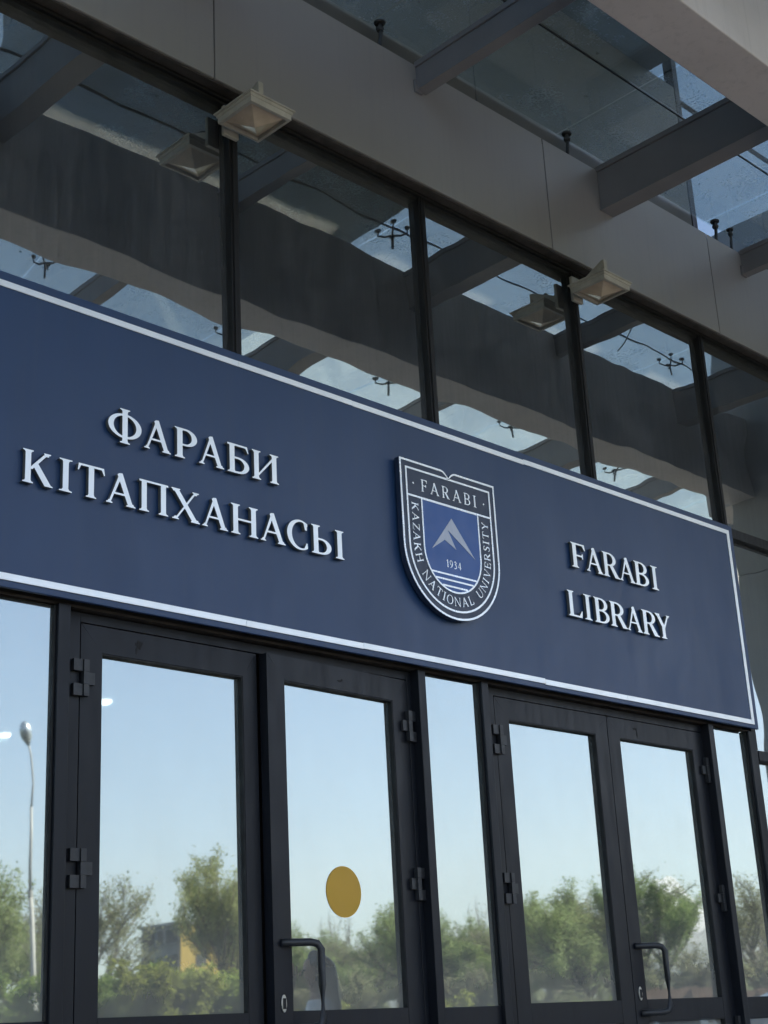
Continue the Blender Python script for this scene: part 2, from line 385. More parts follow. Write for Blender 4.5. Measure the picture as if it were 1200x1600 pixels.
# interior ceiling lights glimpsed through the door glass
def ceil_light(az, el, z):
    d = (z - EYE) / math.tan(rad(el)); x = d * math.sin(rad(az)); y = -5 + d * math.cos(rad(az))
    o = MB().lathe([(.042, 0), (.055, .03)], 20).build('ceiling_light', M['ceil_light'])
    o.location = (x, y, z); return o
tag(ceil_light(34.44, 12.5, 4.262), 'small round lit ceiling light seen through the glue marked door beside its hinges', 'ceiling light', 'ceiling lights behind the door glass')
tag(ceil_light(30.72, 11.3, 4.262), 'small round lit ceiling light seen through the pane beside the lamp post reflection', 'ceiling light', 'ceiling lights behind the door glass')

# ------------------------------------------------------------------ door leaves
HM = {}
def hinge_mesh(sgn):
    m = MB()
    # frame knuckles top and bottom, leaf knuckle in the middle; x grows towards the leaf when sgn = 1
    for z0, z1 in ((.0265, .075), (-.075, -.0265)):
        a, b = sorted((-.044 * sgn, -.001 * sgn)); m.box(a, b, -.020, -.001, z0, z1)
        a, b = sorted((.0005 * sgn, .026 * sgn)); m.box(a, b, -.027, -.003, z0, z1)
    a, b = sorted((.0 * sgn, .026 * sgn)); m.box(a, b, -.026, -.003, -.025, .025)
    a, b = sorted((.0265 * sgn, .060 * sgn)); m.box(a, b, -.016, -.001, -.025, .025)
    return m.mesh('hinge', M['hinge'])
HM[1] = hinge_mesh(1); HM[-1] = hinge_mesh(-1)
ZT = 3.216; ZB = LAND + .022
def leaf(hx, sgn, wdt, sl, sr, rot, label, handle=False, lock=True):
    """hx hinge line; sgn=+1 leaf runs to +x from its hinges; sl, sr stile widths at left and right"""
    x0, x1 = (0, wdt) if sgn > 0 else (-wdt, 0)
    a, b = x0 + sl, x1 - sr
    zt = 3.104; zr0, zr1 = 1.568, 1.681; zbr = ZB + .15; g = .0007
    m = MB()
    Y0, Y1 = 0.0, .05
    m.prism([(x0, ZB), (a - g, ZB), (a - g, zt + g * 2), (x0, ZT - g)], Y0, Y1)
    m.prism([(b + g, ZB), (x1, ZB), (x1, ZT - g), (b + g, zt + g * 2)], Y0, Y1)
    m.prism([(x0 + g * 2, ZT), (a, zt), (b, zt), (x1 - g * 2, ZT)], Y0, Y1)
    m.box(a + g, b - g, Y0 + .0005, Y1, zr0, zr1)
    m.box(a + g, b - g, Y0 + .0005, Y1, ZB, zbr)
    o = m.build('door_leaf', M['frame'], BL)
    o.location = Vector((hx, 0, 0)) + BO; o.rotation_euler = (0, 0, rot); o['label'] = label
    for z0, z1 in ((zr1 + .001, zt - .001), (zbr + .001, zr0 - .001)):
        settle(MB().box(a + .001, b - .001, .028, .036, z0, z1).build('pane', M['door_glass'], o))
        MB().box(b - .004, b - .0008, .002, .0275, z0, z1).box(a + .0008, b - .0045, .002, .0275, z1 - .005, z1 - .0012).build('gasket', M['gasket'], o)
    for z in (2.985, 2.232, 1.50, .98):
        h = bpy.data.objects.new('hinge', HM[sgn]); link(h, o); h.location = (-.001 * sgn, -.0015, z)
    if handle:
        s = sgn; xs = x0 + sl * .42 if sgn < 0 else x1 - sr * .42
        dx = .155 * (1 if sgn < 0 else -1)
        pts = [(xs, -.001, 1.957), (xs + dx * .30, -.026, 1.957), (xs + dx * .72, -.062, 1.957), (xs + dx * .90, -.076, 1.950), (xs + dx, -.083, 1.928),
               (xs + dx, -.083, 1.78), (xs + dx, -.083, 1.640), (xs + dx * .90, -.076, 1.618), (xs + dx * .72, -.062, 1.611), (xs + dx * .30, -.026, 1.611), (xs, -.001, 1.611)]
        MB().tube(pts, .0165, 12).build('pull_handle', M['hinge'], o, smooth=True)
        k = MB()
        n = 20; pr = [(xs + .004 + .015 * math.cos(2*math.pi*i/n), 1.712 + .036 * math.sin(2*math.pi*i/n)) for i in range(n)]
        k.prism(pr, -.006, -.0005)
        lk = k.build('lock_plate', M['lock'], o, bevel=.0015)
        MB().prism([(xs - .004, 1.690), (xs + .012, 1.690), (xs + .012, 1.733), (xs - .004, 1.733)], -.009, -.0065).build('lock_cylinder', M['gasket'], o)
    return o
L1 = leaf(3.305, 1, .929, .105, .080, 0, 'door leaf next to the tall left glass panel')
L2 = leaf(5.200, -1, .948, .108, .110, rad(3.0), 'slightly ajar door leaf with pull handle and gold sticker', handle=True)
L3 = leaf(5.856, 1, .964, .109, .114, 0, 'plain door leaf right of the narrow middle pane')
L4 = leaf(7.780, -1, .954, .109, .118, 0, 'closed door leaf with pull handle beside a plain leaf', handle=True)
M['glue'] = surf('old_glue', (.006, .006, .007), .8, var=.3, scale=60)
def stain(lf, x, z, rx_, rz_, seed):
    q = random.Random(seed); k = 22; pts = []
    for i in range(k):
        a = 2 * math.pi * i / k; r = q.uniform(.55, 1.1); pts.append((x + rx_ * r * math.cos(a), z + rz_ * r * math.sin(a)))
    MB().prism(pts, -.0009, -.0002).build('glue_mark', M['glue'], lf)
stain(L1, .287, 3.166, .022, .020, 1); stain(L1, .275, 3.140, .006, .016, 2)
stain(L2, -.475, 3.150, .016, .006, 3); stain(L2, -.46, 3.156, .007, .005, 4)
stain(L4, -.690, 3.170, .022, .009, 5); stain(L4, -.675, 3.142, .008, .022, 6)
n = 40
MB().prism([(-.478 + .113 * math.cos(2*math.pi*i/n), 2.185 + .113 * math.sin(2*math.pi*i/n)) for i in range(n)], .0255, .0275).build('round_sticker', M['gold'], L2)

# ------------------------------------------------------------------ canopy
CN = empty('entrance_canopy', (5.5, -1.836, 6.145)); CO = -Vector(CN.location)
tag(CN, 'glass canopy on grey steel beams above the entrance', 'canopy')
def cpart(mb, name, mat, bevel=0.0, smooth=False): return mb.build(name, mat, CN, loc=CO, bevel=bevel, smooth=smooth)
cpart(MB().box(-9.3, 11.835, -1.985, -1.687, 6.145, 6.93).box(11.8355, 16.0, -2.285, -1.987, 6.145, 6.93), 'box_beam', M['beam'], bevel=.006)
cpart(MB().box(-9.3, 16.0, -4.45, -4.22, 6.50, 6.93), 'edge_beam', M['beam'], bevel=.006)
deep = [3.70 + 3.457 * i for i in range(-3, 3)]
shal = [5.44 + 3.446 * i for i in range(-4, 2)]
deep.append(14.071); shal.append(12.332)
for x, wd, zb in [(x, .143, 6.585) for x in deep] + [(x, .082, 6.72) for x in shal]:
    for ya, yb in ((-1.6865, -.121), (-4.2195, -1.9855)):
        if x > 11.7:
            if yb > -1: continue
            yb = -2.2855
        m = MB().box(x + wd * .06, x + wd * .94, ya, yb, zb + .012, 6.875)
        m.box(x, x + wd, ya, yb, zb, zb + .0115)              # bottom flange
        m.box(x - .004, x + wd + .004, ya, yb, 6.8755, 6.912)  # top flange
        cpart(m, 'cross_beam', M['beam_dark'], bevel=.003)
    cpart(MB().box(x - .02, x + wd * .5, -.135, -.1215, zb - .02, zb + .06), 'end_plate', M['beam_dark']) if zb > 6.6 and x < 11 else None
# roof panes with silicone seams
rx = sorted([x - .27 for x in deep + shal]) + [15.9]
ry = [-4.40, -3.35, -2.36, -1.50, -.695, -.03]
GZ = 7.080
for a, b in zip(rx[:-1], rx[1:]):
    for c, d in zip(ry[:-1], ry[1:]):
        if b > 11.84 and d > -2: b_ = 11.83
        else: b_ = b
        if b_ - a < .1: continue
        o = cpart(MB().box(a + .006, b_ - .006, c + .006, d - .006, GZ, GZ + .016), 'roof_pane', M['roof_clear'])
        o.data.materials.append(M['roof_glass'])
        for p in o.data.polygons:
            if p.normal.z > .5: p.material_index = 1
for c in ry[1:-1]:
    cpart(MB().box(rx[0], rx[-1] if c < -2 else 11.83, c - .0055, c + .0055, GZ + .001, GZ + .012), 'pane_seam', M['seam'])
# spider fittings: a post, four arms and four discs under the panes
sp = MB()
sp.tube([(0, 0, -.16), (0, 0, -.05)], .010, 8)
for sx in (-1, 1):
    for sy in (-1, 1):
        sp.tube([(0, 0, -.055), (sx * .04, sy * .04, -.062), (sx * .075, sy * .075, -.045)], [.008, .007, .006], 6)
        sp.tube([(sx * .075, sy * .075, -.05), (sx * .075, sy * .075, -.014)], .005, 6)
        sp.lathe([(.018, -.014), (.021, -.006), (.021, -.001)], 12, (sx * .075, sy * .075, 0))
spm = sp.mesh('spider_fitting', M['steel'])
for x in sorted(deep + shal):
    for y in (-1.50, -2.36, -3.35):
        if x > 11.7 and y > -2: continue
        o = bpy.data.objects.new('spider_fitting', spm); link(o, CN); o.location = Vector((x - .27, y, GZ - .0005)) + CO
# single rods rising behind the fascia edge
rd = MB().tube([(.0, .012, -.19), (.004, .0, -.06)], .012, 8); rd.lathe([(.019, -.062), (.024, -.05), (.024, -.04)], 10); rd.tube([(0, 0, -.04), (0, 0, -.012)], .011, 8)
rd.lathe([(.030, -.014), (.034, -.008), (.034, -.0005)], 14)
rdm = rd.mesh('glass_rod', M['steel'])
for x in sorted(deep + shal):
    if x > 11.7: continue
    for dx, y in ((-.25, -.098),) if x < 8 else ((-.25, -.098), (-.06, -.105)):
        o = bpy.data.objects.new('glass_rod', rdm); link(o, CN); o.location = Vector((x + dx, y, GZ - .0005)) + CO
        if dx > -.1: o.scale = (.8, .8, .9)
# loose cable slung under the last panes
pts = [(8.62 + .9 * t + .05 * math.sin(7 * t), -.75 - .75 * t * t, 6.93 - .10 * math.sin(math.pi * t)) for t in [i / 14 for i in range(15)]]
cb = cpart(MB().tube(pts, .006, 6), 'cable', M['steel'])

# ------------------------------------------------------------------ wall lamps
def wall_lamp(x, z, label):
    r = empty('wall_lamp', (x, -.052, z)); tag(r, label, 'wall lamp', 'square wall lamps on the mullions')
    MB().box(-.035, .060, -.024, -.001, -.085, .085).build('back_plate', M['lamp_body'], r, bevel=.004)
    arm = MB()
    arm.poly([(x_, y_, z_) for x_ in (.002, .030) for y_, z_ in ((-.0245, -.04), (-.0245, .02), (-.235, .120), (-.250, .105), (-.225, .060), (-.12, .030))],
             [(0, 1, 2, 3, 4, 5), (11, 10, 9, 8, 7, 6)] + [(i, i + 6, (i + 1) % 6 + 6, (i + 1) % 6) for i in range(6)])
    arm.box(.000, .032, -.252, -.2355, -.004, .118)
    arm.build('arm', M['lamp_body'], r, bevel=.002)
    hx0, hx1, hy0, hy1 = -.115, .165, -.325, -.050
    cx, cy = (hx0 + hx1) / 2, (hy0 + hy1) / 2; hw, hd = (hx1 - hx0) / 2, (hy1 - hy0) / 2
    h = MB()
    def ring(s, z): return [(cx - hw * s, cy - hd * s, z), (cx + hw * s, cy - hd * s, z), (cx + hw * s, cy + hd * s, z), (cx - hw * s, cy + hd * s, z)]
    prof = [(.62, .0), (1.04, -.022), (1.04, -.030), (.97, -.031), (.97, -.046), (.93, -.048), (.93, -.078), (.80, -.080), (.80, -.058)]
    vv = [p for s_, z_ in prof for p in ring(s_, z_)]
    ff = [(3, 2, 1, 0)] + [(i*4+k, i*4+(k+1) % 4, (i+1)*4+(k+1) % 4, (i+1)*4+k) for i in range(len(prof)-1) for k in range(4)] + [tuple(range(len(vv)-4, len(vv)))]
    h.poly(vv, ff); h.build('housing', M['lamp_body'], r, bevel=.002)
    g = MB(); gv = ring(.765, -.066) + [(cx, cy, -.110)] + ring(.765, -.0600)
    g.poly(gv, [(0, 1, 4), (1, 2, 4), (2, 3, 4), (3, 0, 4), (0, 5, 6, 1), (1, 6, 7, 2), (2, 7, 8, 3), (3, 8, 5, 0), (8, 7, 6, 5)])
    g.build('diffuser', M['lamp_glass'], r, bevel=.002)
    return r
wall_lamp(4.075, 5.925, 'cream square wall lamp above the first window mullion, beside the vertical fascia joint')
wall_lamp(6.865, 5.925, 'weathered cream square wall lamp under the wide cross beam')

# ------------------------------------------------------------------ lettering (outlines from distance fields)
GS = .0125
class Gl:
    """glyph drawn on a grid as a union of simple shapes, cap height 1"""
    def __init__(s, wdt, T=.155, t=.062):
        s.w = wdt; s.T = T; s.t = t
        xs = np.arange(-.15, wdt + .15 + GS, GS); zs = np.arange(-.2, 1.2 + GS, GS)
        s.xs, s.zs = xs, zs; s.X, s.Z = np.meshgrid(xs, zs); s.d = np.full(s.X.shape, 1.0)
    def add(s, d): s.d = np.minimum(s.d, d); return s
    def sub(s, d): s.d = np.maximum(s.d, -d); return s
    def psdf(s, pts):
        P = np.array(pts, float); n = len(P); X, Z = s.X, s.Z
        d = np.full(X.shape, 1e9); sg = np.ones(X.shape)
        for i in range(n):
            a = P[i]; b = P[i - 1]; e = b - a
            wx, wz = X - a[0], Z - a[1]
            tt = np.clip((wx * e[0] + wz * e[1]) / (e @ e), 0, 1)
            d = np.minimum(d, (wx - e[0]*tt)**2 + (wz - e[1]*tt)**2)
            c1 = Z >= a[1]; c2 = Z < b[1]; c3 = e[0] * wz > e[1] * wx
            sg = np.where((c1 & c2 & c3) | (~c1 & ~c2 & ~c3), -sg, sg)
        return sg * np.sqrt(d)
    def poly(s, *pts): return s.add(s.psdf(pts))
    def rect(s, x0, x1, z0, z1): return s.poly((x0, z0), (x1, z0), (x1, z1), (x0, z1))
    def ell(s, cx, cz, rx_, rz_):
        k = np.sqrt(((s.X - cx) / rx_)**2 + ((s.Z - cz) / rz_)**2); return (k - 1) * min(rx_, rz_)
    def bowl(s, xl, xr, z0, z1, T=None, t=None, right=True):
        """half ring from xl (at the stem) out to xr"""
        T = T or s.T; t = t or s.t; cz = (z0 + z1) / 2; rz_ = (z1 - z0) / 2
        cx = xl + (xr - xl) * .42; rx_ = xr - cx
        o = np.maximum(s.ell(cx, cz, rx_, rz_), cx - s.X); i = np.maximum(s.ell(cx, cz, rx_ - T, rz_ - t), cx - s.X - 1e-4)
        bar = np.minimum(s.psdf([(xl, z1 - t), (cx + .002, z1 - t), (cx + .002, z1), (xl, z1)]), s.psdf([(xl, z0), (cx + .002, z0), (cx + .002, z0 + t), (xl, z0 + t)]))
        return s.add(np.minimum(np.maximum(o, -i), bar))
    def foot(s, x0, x1, z=0.0, up=1, ov=.075):
        h = .040; b = .10
        return s.poly((x0 - ov, z), (x1 + ov, z), (x1 + ov, z + up * h * .8), (x1 + ov * .25, z + up * h * 1.25), (x1, z + up * b), (x0, z + up * b), (x0 - ov * .25, z + up * h * 1.25), (x0 - ov, z + up * h * .8))
    def stem(s, x, T=None, top=True, bot=True, z0=0, z1=1, ov=.075):
        T = T or s.T
        s.rect(x, x + T, z0, z1)
        if bot: s.foot(x, x + T, z0, 1, ov)
        if top: s.foot(x, x + T, z1, -1, ov)
        return s
    def diag(s, xb, xt, wd, z0=0, z1=1): return s.poly((xb, z0), (xb + wd, z0), (xt + wd, z1), (xt, z1))
    def path(s, pts):
        for (x0, z0, r0), (x1, z1, r1) in zip(pts[:-1], pts[1:]):
            e = np.array([x1 - x0, z1 - z0]); L = e @ e
            tt = np.clip(((s.X - x0) * e[0] + (s.Z - z0) * e[1]) / L, 0, 1)
            s.add(np.hypot(s.X - x0 - e[0]*tt, s.Z - z0 - e[1]*tt) - (r0 + (r1 - r0) * tt))
        return s
    def loops(s):
        d = s.d; segs = {}
        inside = d < 0; H, W = d.shape
        def ept(i, j, k):
            # edge k: 0 bottom(i,j)-(i,j+1) 1 left (i,j)-(i+1,j)
            if k == 0: a, b = d[i, j], d[i, j+1]; f = a / (a - b); return (s.xs[j] + f * GS, s.zs[i])
            a, b = d[i, j], d[i+1, j]; f = a / (a - b); return (s.xs[j], s.zs[i] + f * GS)
        nxt = {}
        ii, jj = np.where(np.abs(inside[:-1, :-1].astype(int) + inside[1:, :-1] + inside[:-1, 1:] + inside[1:, 1:] - 2) < 2)
        for i, j in zip(ii, jj):
            c = (inside[i, j], inside[i, j+1], inside[i+1, j+1], inside[i+1, j])
            E_ = [(i, j, 0), (i, j+1, 1), (i+1, j, 0), (i, j, 1)]
            # walk corners; direction keeps inside on the left
            tr = [(k, c[k], c[(k+1) % 4]) for k in range(4)]
            outs = [k for k, a, b in tr if a and not b]; ins = [k for k, a, b in tr if not a and b]
            for k in outs:
                # pair with the nearest 'ins' going backwards
                q = k
                for st_ in range(1, 4):
                    q = (k - st_) % 4
                    if q in ins: break
                nxt[E_[q]] = nxt.get(E_[q], E_[k])
                nxt[E_[q]] = E_[k]
        res = []
        while nxt:
            st_ = next(iter(nxt)); cur = st_; lp = []
            while cur in nxt:
                lp.append(ept(*cur)); cur = nxt.pop(cur)
            if len(lp) > 6: res.append(simplify(lp))
        return res
def simplify(lp, tol=.0022):
    P = np.array(lp); n = len(P)
    k = int(np.argmax(((P - P[0])**2).sum(1)))
    def rdp(a, b):
        if b - a < 2: return [a]
        Q = np.take(P, range(a, b + 1), axis=0, mode='wrap'); e = Q[-1] - Q[0]; L = np.hypot(*e)
        dd = np.abs(e[0] * (Q[:, 1] - Q[0, 1]) - e[1] * (Q[:, 0] - Q[0, 0])) / max(L, 1e-9)
        m = int(np.argmax(dd))
        if dd[m] < tol: return [a]
        return rdp(a, a + m) + rdp(a + m, b)
    idx = rdp(0, k) + rdp(k, n)
    return [tuple(P[i % n]) for i in idx]
def A_(g):
    w_, T, t = g.w, g.T, g.t; ap = w_ * .5
    g.poly((.045, 0), (.045 + t, 0), (ap + t * .6, .93), (ap - .02, 1.0), (ap - .055, .96))
    g.poly((w_ - .04 - T, 0), (w_ - .04, 0), (ap + T * .30, 1.015), (ap - .055, 1.0), (ap - T * .72, .95))
    g.rect(w_ * .22, w_ * .74, .31, .31 + t * .95)
    g.foot(.05, .045 + t, 0, 1, .075); g.foot(w_ - .04 - T, w_ - .04, 0, 1, .075)
def glyph(ch, T=.165, t=.064):
    W = {'А': .92, 'A': .92, 'Ф': 1.06, 'Р': .70, 'P': .70, 'Б': .74, 'И': .98, 'К': .90, 'K': .90, 'І': .32, 'I': .32, 'Т': .84, 'T': .84, 'П': .96, 'Х': .92,
         'Н': .96, 'H': .96, 'С': .82, 'Ы': 1.20, 'F': .68, 'R': .84, 'B': .74, 'L': .70, 'Y': .86, 'N': .98, 'O': .96, 'U': .92, 'V': .92, 'E': .70, 'S': .62, 'Z': .78,
         '1': .42, '9': .60, '3': .58, '4': .64}
    w_ = W[ch]; g = Gl(w_, T, t)
    s0 = .085
    if ch in 'АA': A_(g)
    elif ch in 'ІI': g.stem((w_ - T) / 2, T=T * 1.08, ov=.115)
    elif ch in 'НH': g.stem(s0); g.stem(w_ - s0 - T); g.rect(s0, w_ - s0, .50 - t/2, .50 + t/2)
    elif ch == 'П': g.stem(s0, top=False); g.stem(w_ - s0 - T, top=False); g.rect(.01, w_ - .01, 1 - t, 1)
    elif ch == 'И': g.stem(s0); g.stem(w_ - s0 - T); g.poly((s0 + T * .6, .06), (s0 + T * .6 + .01, .16), (w_ - s0 - T * .5, .95), (w_ - s0 - T * .5, .84))
    elif ch == 'N': g.stem(s0, T=t, bot=True); g.stem(w_ - s0 - t, T=t, bot=False); g.poly((w_ - s0 - t - T * .2, 0), (w_ - s0, 0), (w_ - s0, .05), (s0 + T * .55, 1), (s0 - .05, 1)); g.rect(w_ - s0 - t, w_ - s0, 0, 1)
    elif ch in 'ТT':
        g.stem((w_ - T) / 2, top=False); g.rect(.03, w_ - .03, 1 - t, 1)
        g.poly((.0, .78), (.035, .78), (.10, 1 - t), (.10, 1), (.03, 1)); g.poly((w_, .78), (w_ - .03, 1), (w_ - .10, 1), (w_ - .10, 1 - t), (w_ - .035, .78))
    elif ch in 'КK':
        g.stem(s0); g.poly((s0 + T * .8, .46), (s0 + T * .8 + t * 1.1, .42), (w_ - .12, 1), (w_ - .12 - t * 1.5, 1)); g.foot(w_ - .20, w_ - .13, 1, -1, .07)
        g.poly((s0 + T + .05, .56), (w_ - .13 - T * .65, 0), (w_ + .01, 0), (w_ + .01, .03), (w_ - .05, .05), (s0 + T + .18, .68))
    elif ch in 'РP': g.stem(s0); g.bowl(s0, w_, .42, 1)
    elif ch == 'R': g.stem(s0); g.bowl(s0, w_ - .14, .45, 1); g.poly((s0 + T + .10, .47), (w_ - .16 - T * .5, .0), (w_ + .02, .0), (w_ + .02, .03), (w_ - .06, .06), (s0 + T + .26, .50))
    elif ch == 'Б':
        g.stem(s0, top=False); g.rect(.01, w_ - .06, 1 - t, 1); g.foot(s0, s0 + T, 1, -1); g.poly((w_ - .04, .77), (w_ - .015, .77), (w_ - .06, 1), (w_ - .16, 1), (w_ - .16, 1 - t), (w_ - .11, .92)); g.bowl(s0, w_, 0, .56)
    elif ch == 'B': g.stem(s0); g.bowl(s0, w_ - .06, .48, 1); g.bowl(s0, w_, 0, .53)
    elif ch == 'Ф':
        cx = w_ / 2
        g.add(np.maximum(g.ell(cx, .5, w_ / 2 - .01, .40), -g.ell(cx, .5, w_ / 2 - .01 - T, .40 - t))); g.stem(cx - T / 2, z0=-.06, z1=1.06)
    elif ch == 'Х':
        g.poly((w_ - .07 - T, 0), (w_ - .05, 0), (.06 + T, 1), (.05, 1)); g.poly((.10, 0), (.10 + t, 0), (w_ - .10, 1), (w_ - .10 - t, 1))
        g.foot(w_ - .07 - T, w_ - .06, 0, 1, .06); g.foot(.06, .06 + T, 1, -1, .06); g.foot(.10, .10 + t, 0, 1); g.foot(w_ - .10 - t, w_ - .10, 1, -1)
    elif ch == 'С':
        g.add(np.maximum(np.maximum(g.ell(.52, .5, .52, .52), -g.ell(.56, .5, .52 - T * .9, .52 - t)), g.X - w_)); g.sub(g.psdf([(.66, .30), (1.2, .22), (1.2, .78), (.66, .70)]))
        g.poly((w_ - .10, .70), (w_ - .02, .70), (w_ - .02, .93), (w_ - .16, .96)); g.poly((w_ - .05, .26), (w_, .24), (w_ - .03, .08), (w_ - .14, .07))
    elif ch == 'Ы': g.stem(s0); g.bowl(s0, .72, 0, .56); g.stem(w_ - s0 - T)
    elif ch in 'FE':
        g.stem(s0, top=False); g.foot(s0, s0 + T, 1, -1); g.rect(s0, w_ - .03, 1 - t, 1); g.poly((w_ - .035, .76), (w_ - .005, .76), (w_ - .03, 1), (w_ - .16, 1), (w_ - .14, 1 - t))
        g.rect(s0, w_ - .16, .50 - t / 2, .50 + t / 2); g.poly((w_ - .17, .39), (w_ - .13, .39), (w_ - .13, .61), (w_ - .17, .61), (w_ - .20, .5))
        if ch == 'E': g.rect(s0, w_ - .02, 0, t); g.poly((w_ - .02, .24), (w_ + .01, .24), (w_ - .02, 0), (w_ - .16, 0), (w_ - .14, t))
    elif ch == 'L': g.stem(s0); g.rect(s0, w_ - .03, 0, t); g.poly((w_ - .03, .27), (w_, .27), (w_ - .03, 0), (w_ - .18, 0), (w_ - .16, t))
    elif ch == 'Y':
        c = (w_ - T) / 2 + .01; g.stem(c, top=False, z1=.45); g.poly((c, .40), (c + T, .40), (c + T, .50), (.06 + T, 1), (.05, 1), (c, .47)); g.poly((c + T * .5, .46), (c + T, .42), (w_ - .07, 1), (w_ - .09 - t, 1))
        g.foot(.06, .05 + T, 1, -1, .06); g.foot(w_ - .08 - t, w_ - .08, 1, -1, .07)
    elif ch == 'V': g.poly((w_ * .46, 0), (w_ * .56, 0), (.06 + T, 1), (.05, 1)); g.poly((w_ * .50, 0), (w_ * .56, 0), (w_ - .09, 1), (w_ - .09 - t, 1)); g.foot(.06, .05 + T, 1, -1, .06); g.foot(w_ - .09 - t, w_ - .09, 1, -1, .07)
    elif ch == 'U':
        g.stem(s0, bot=False, z0=.35); g.stem(w_ - s0 - t, T=t, bot=False, z0=.35)
        cx = w_ / 2; g.add(np.maximum(np.maximum(g.ell(cx, .36, cx - s0, .38), -g.ell(cx + (T - t) / 2, .36, cx - s0 - (T + t) / 2, .38 - t)), g.Z - .36))
    elif ch == 'O': g.add(np.maximum(g.ell(w_/2, .5, w_/2, .52), -g.ell(w_/2, .5, w_/2 - T, .52 - t)))
    elif ch == 'Z': g.rect(.06, w_ - .02, 1 - t, 1); g.rect(.02, w_ - .02, 0, t); g.poly((.02, 0), (.04 + T, 0), (w_ - .03, 1), (w_ - .05 - T, 1)); g.rect(.05, .085, .78, 1); g.rect(w_ - .055, w_ - .02, 0, .22)
    elif ch == 'S':
        a, b = T * .5, t * .55
        g.path([(w_ - .05, .80, b), (w_ - .09, .92, b), (.34, .965, b), (.17, .90, a * .8), (.11, .76, a), (.19, .62, a), (.40, .49, a), (.50, .34, a), (.50, .20, a), (.42, .08, a * .8), (.27, .035, b), (.12, .07, b), (.05, .20, b)])
    elif ch == '1': g.stem(.16, T=T, top=False); g.poly((.04, .84), (.04, .80), (.16, .86), (.16 + T, 1), (.16 + T * .6, 1))
    elif ch == '9': g.add(np.maximum(g.ell(.29, .68, .27, .33), -g.ell(.29, .68, .27 - T * .8, .33 - t))); g.path([(.50, .70, T * .45), (.49, .45, T * .45), (.40, .22, T * .4), (.24, .06, t * .6), (.10, .01, t * .5)])
    elif ch == '3': b = t * .6; a = T * .48; g.path([(.08, .82, b), (.18, .95, b), (.33, .95, a * .8), (.42, .82, a), (.38, .67, a * .8), (.22, .55, b)]); g.path([(.20, .54, b), (.38, .47, a * .8), (.47, .32, a), (.43, .14, a), (.28, .02, b), (.12, .01, b), (.05, .06, b)])
    elif ch == '4': g.rect(.38, .38 + T * .9, 0, 1); g.rect(.02, w_ - .02, .26, .26 + t * 1.1); g.poly((.02, .26), (.10, .27), (.44, .92), (.44, 1), (.40, 1))
    return g
GC = {}
def outline(ch, T=.165, t=.064):
    k = (ch, T, t)
    if k not in GC:
        g = glyph(ch, T, t); lp = g.loops(); xs = [p[0] for q in lp for p in q]
        GC[k] = (lp, min(xs), max(xs))
    return GC[k]
def fill_mesh(name, loops, depth, bevel=0.0):
    """flat outlines (x,z) -> solid with its front at y=0 and its back at y=depth"""
    cu = bpy.data.curves.new('tmp', 'CURVE'); cu.dimensions = '2D'; cu.fill_mode = 'BOTH'; cu.extrude = depth / 2
    for lp in loops:
        s_ = cu.splines.new('POLY'); s_.points.add(len(lp) - 1); s_.use_cyclic_u = True
        for p, q in zip(s_.points, lp): p.co = (q[0], q[1], 0, 1)
    ob = bpy.data.objects.new('tmp', cu); C.objects.link(ob)
    dg = bpy.context.evaluated_depsgraph_get(); me = bpy.data.meshes.new_from_object(ob.evaluated_get(dg)); me.name = name
    bpy.data.objects.remove(ob, do_unlink=True); bpy.data.curves.remove(cu)
    me.transform(Matrix(((1, 0, 0, 0), (0, 0, -1, depth / 2), (0, 1, 0, 0), (0, 0, 0, 1))))
    return me

# ------------------------------------------------------------------ the sign
SY = -.100
SG = empty('library_sign', (5.4925, SY, 3.274)); SO = -Vector(SG.location)
tag(SG, 'navy library sign with raised silver letters, crest and silver border', 'sign')
MB().box(2.700, 8.285, SY, SY + .018, 3.274, 4.632).box(2.715, 8.270, SY + .0185, SY + .06, 3.292, 4.615).build('panel', M['navy'], SG, loc=SO, bevel=.003)
def strips(z0, z1, cuts, offs):
    for (a, b), dz in zip(zip(cuts[:-1], cuts[1:]), offs):
        MB().box(a + .0006, b - .0006, SY - .006, SY - .0003, z0 + dz, z1 + dz).build('border_strip', M['silver'], SG, loc=SO, bevel=.001)
strips(4.560, 4.589, [2.735, 4.08, 4.814, 6.148, 8.2065], [0, .0005, -.0005, .004])
strips(3.301, 3.330, [2.735, 4.095, 4.815, 6.17, 6.903, 8.2065], [0, -.0005, .0015, -.003, -.0025])
MB().box(8.207, 8.236, SY - .006, SY - .0003, 3.2985, 4.593).build('border_strip', M['silver'], SG, loc=SO, bevel=.001)
MB().box(2.705, 2.734, SY - .006, SY - .0003, 3.301, 4.589).build('border_strip', M['silver'], SG, loc=SO, bevel=.001)
LM = {}
def letter(ch, x0, x1, zb, cap):
    lp, a, b = outline(ch); wd = b - a; sx = (x1 - x0) / wd
    lps = [[((p[0] - a) * sx, p[1] * cap) for p in q] for q in lp]
    me = fill_mesh('letter', lps, .020)
    me.materials.append(M['silver']); me.materials.append(M['letter_side'])
    for p in me.polygons:
        p.material_index = 0 if p.normal.y < -.5 else 1
    o = bpy.data.objects.new('letter', me); link(o, SG); o.location = Vector((x0, SY - .026, zb)) + SO
    return o
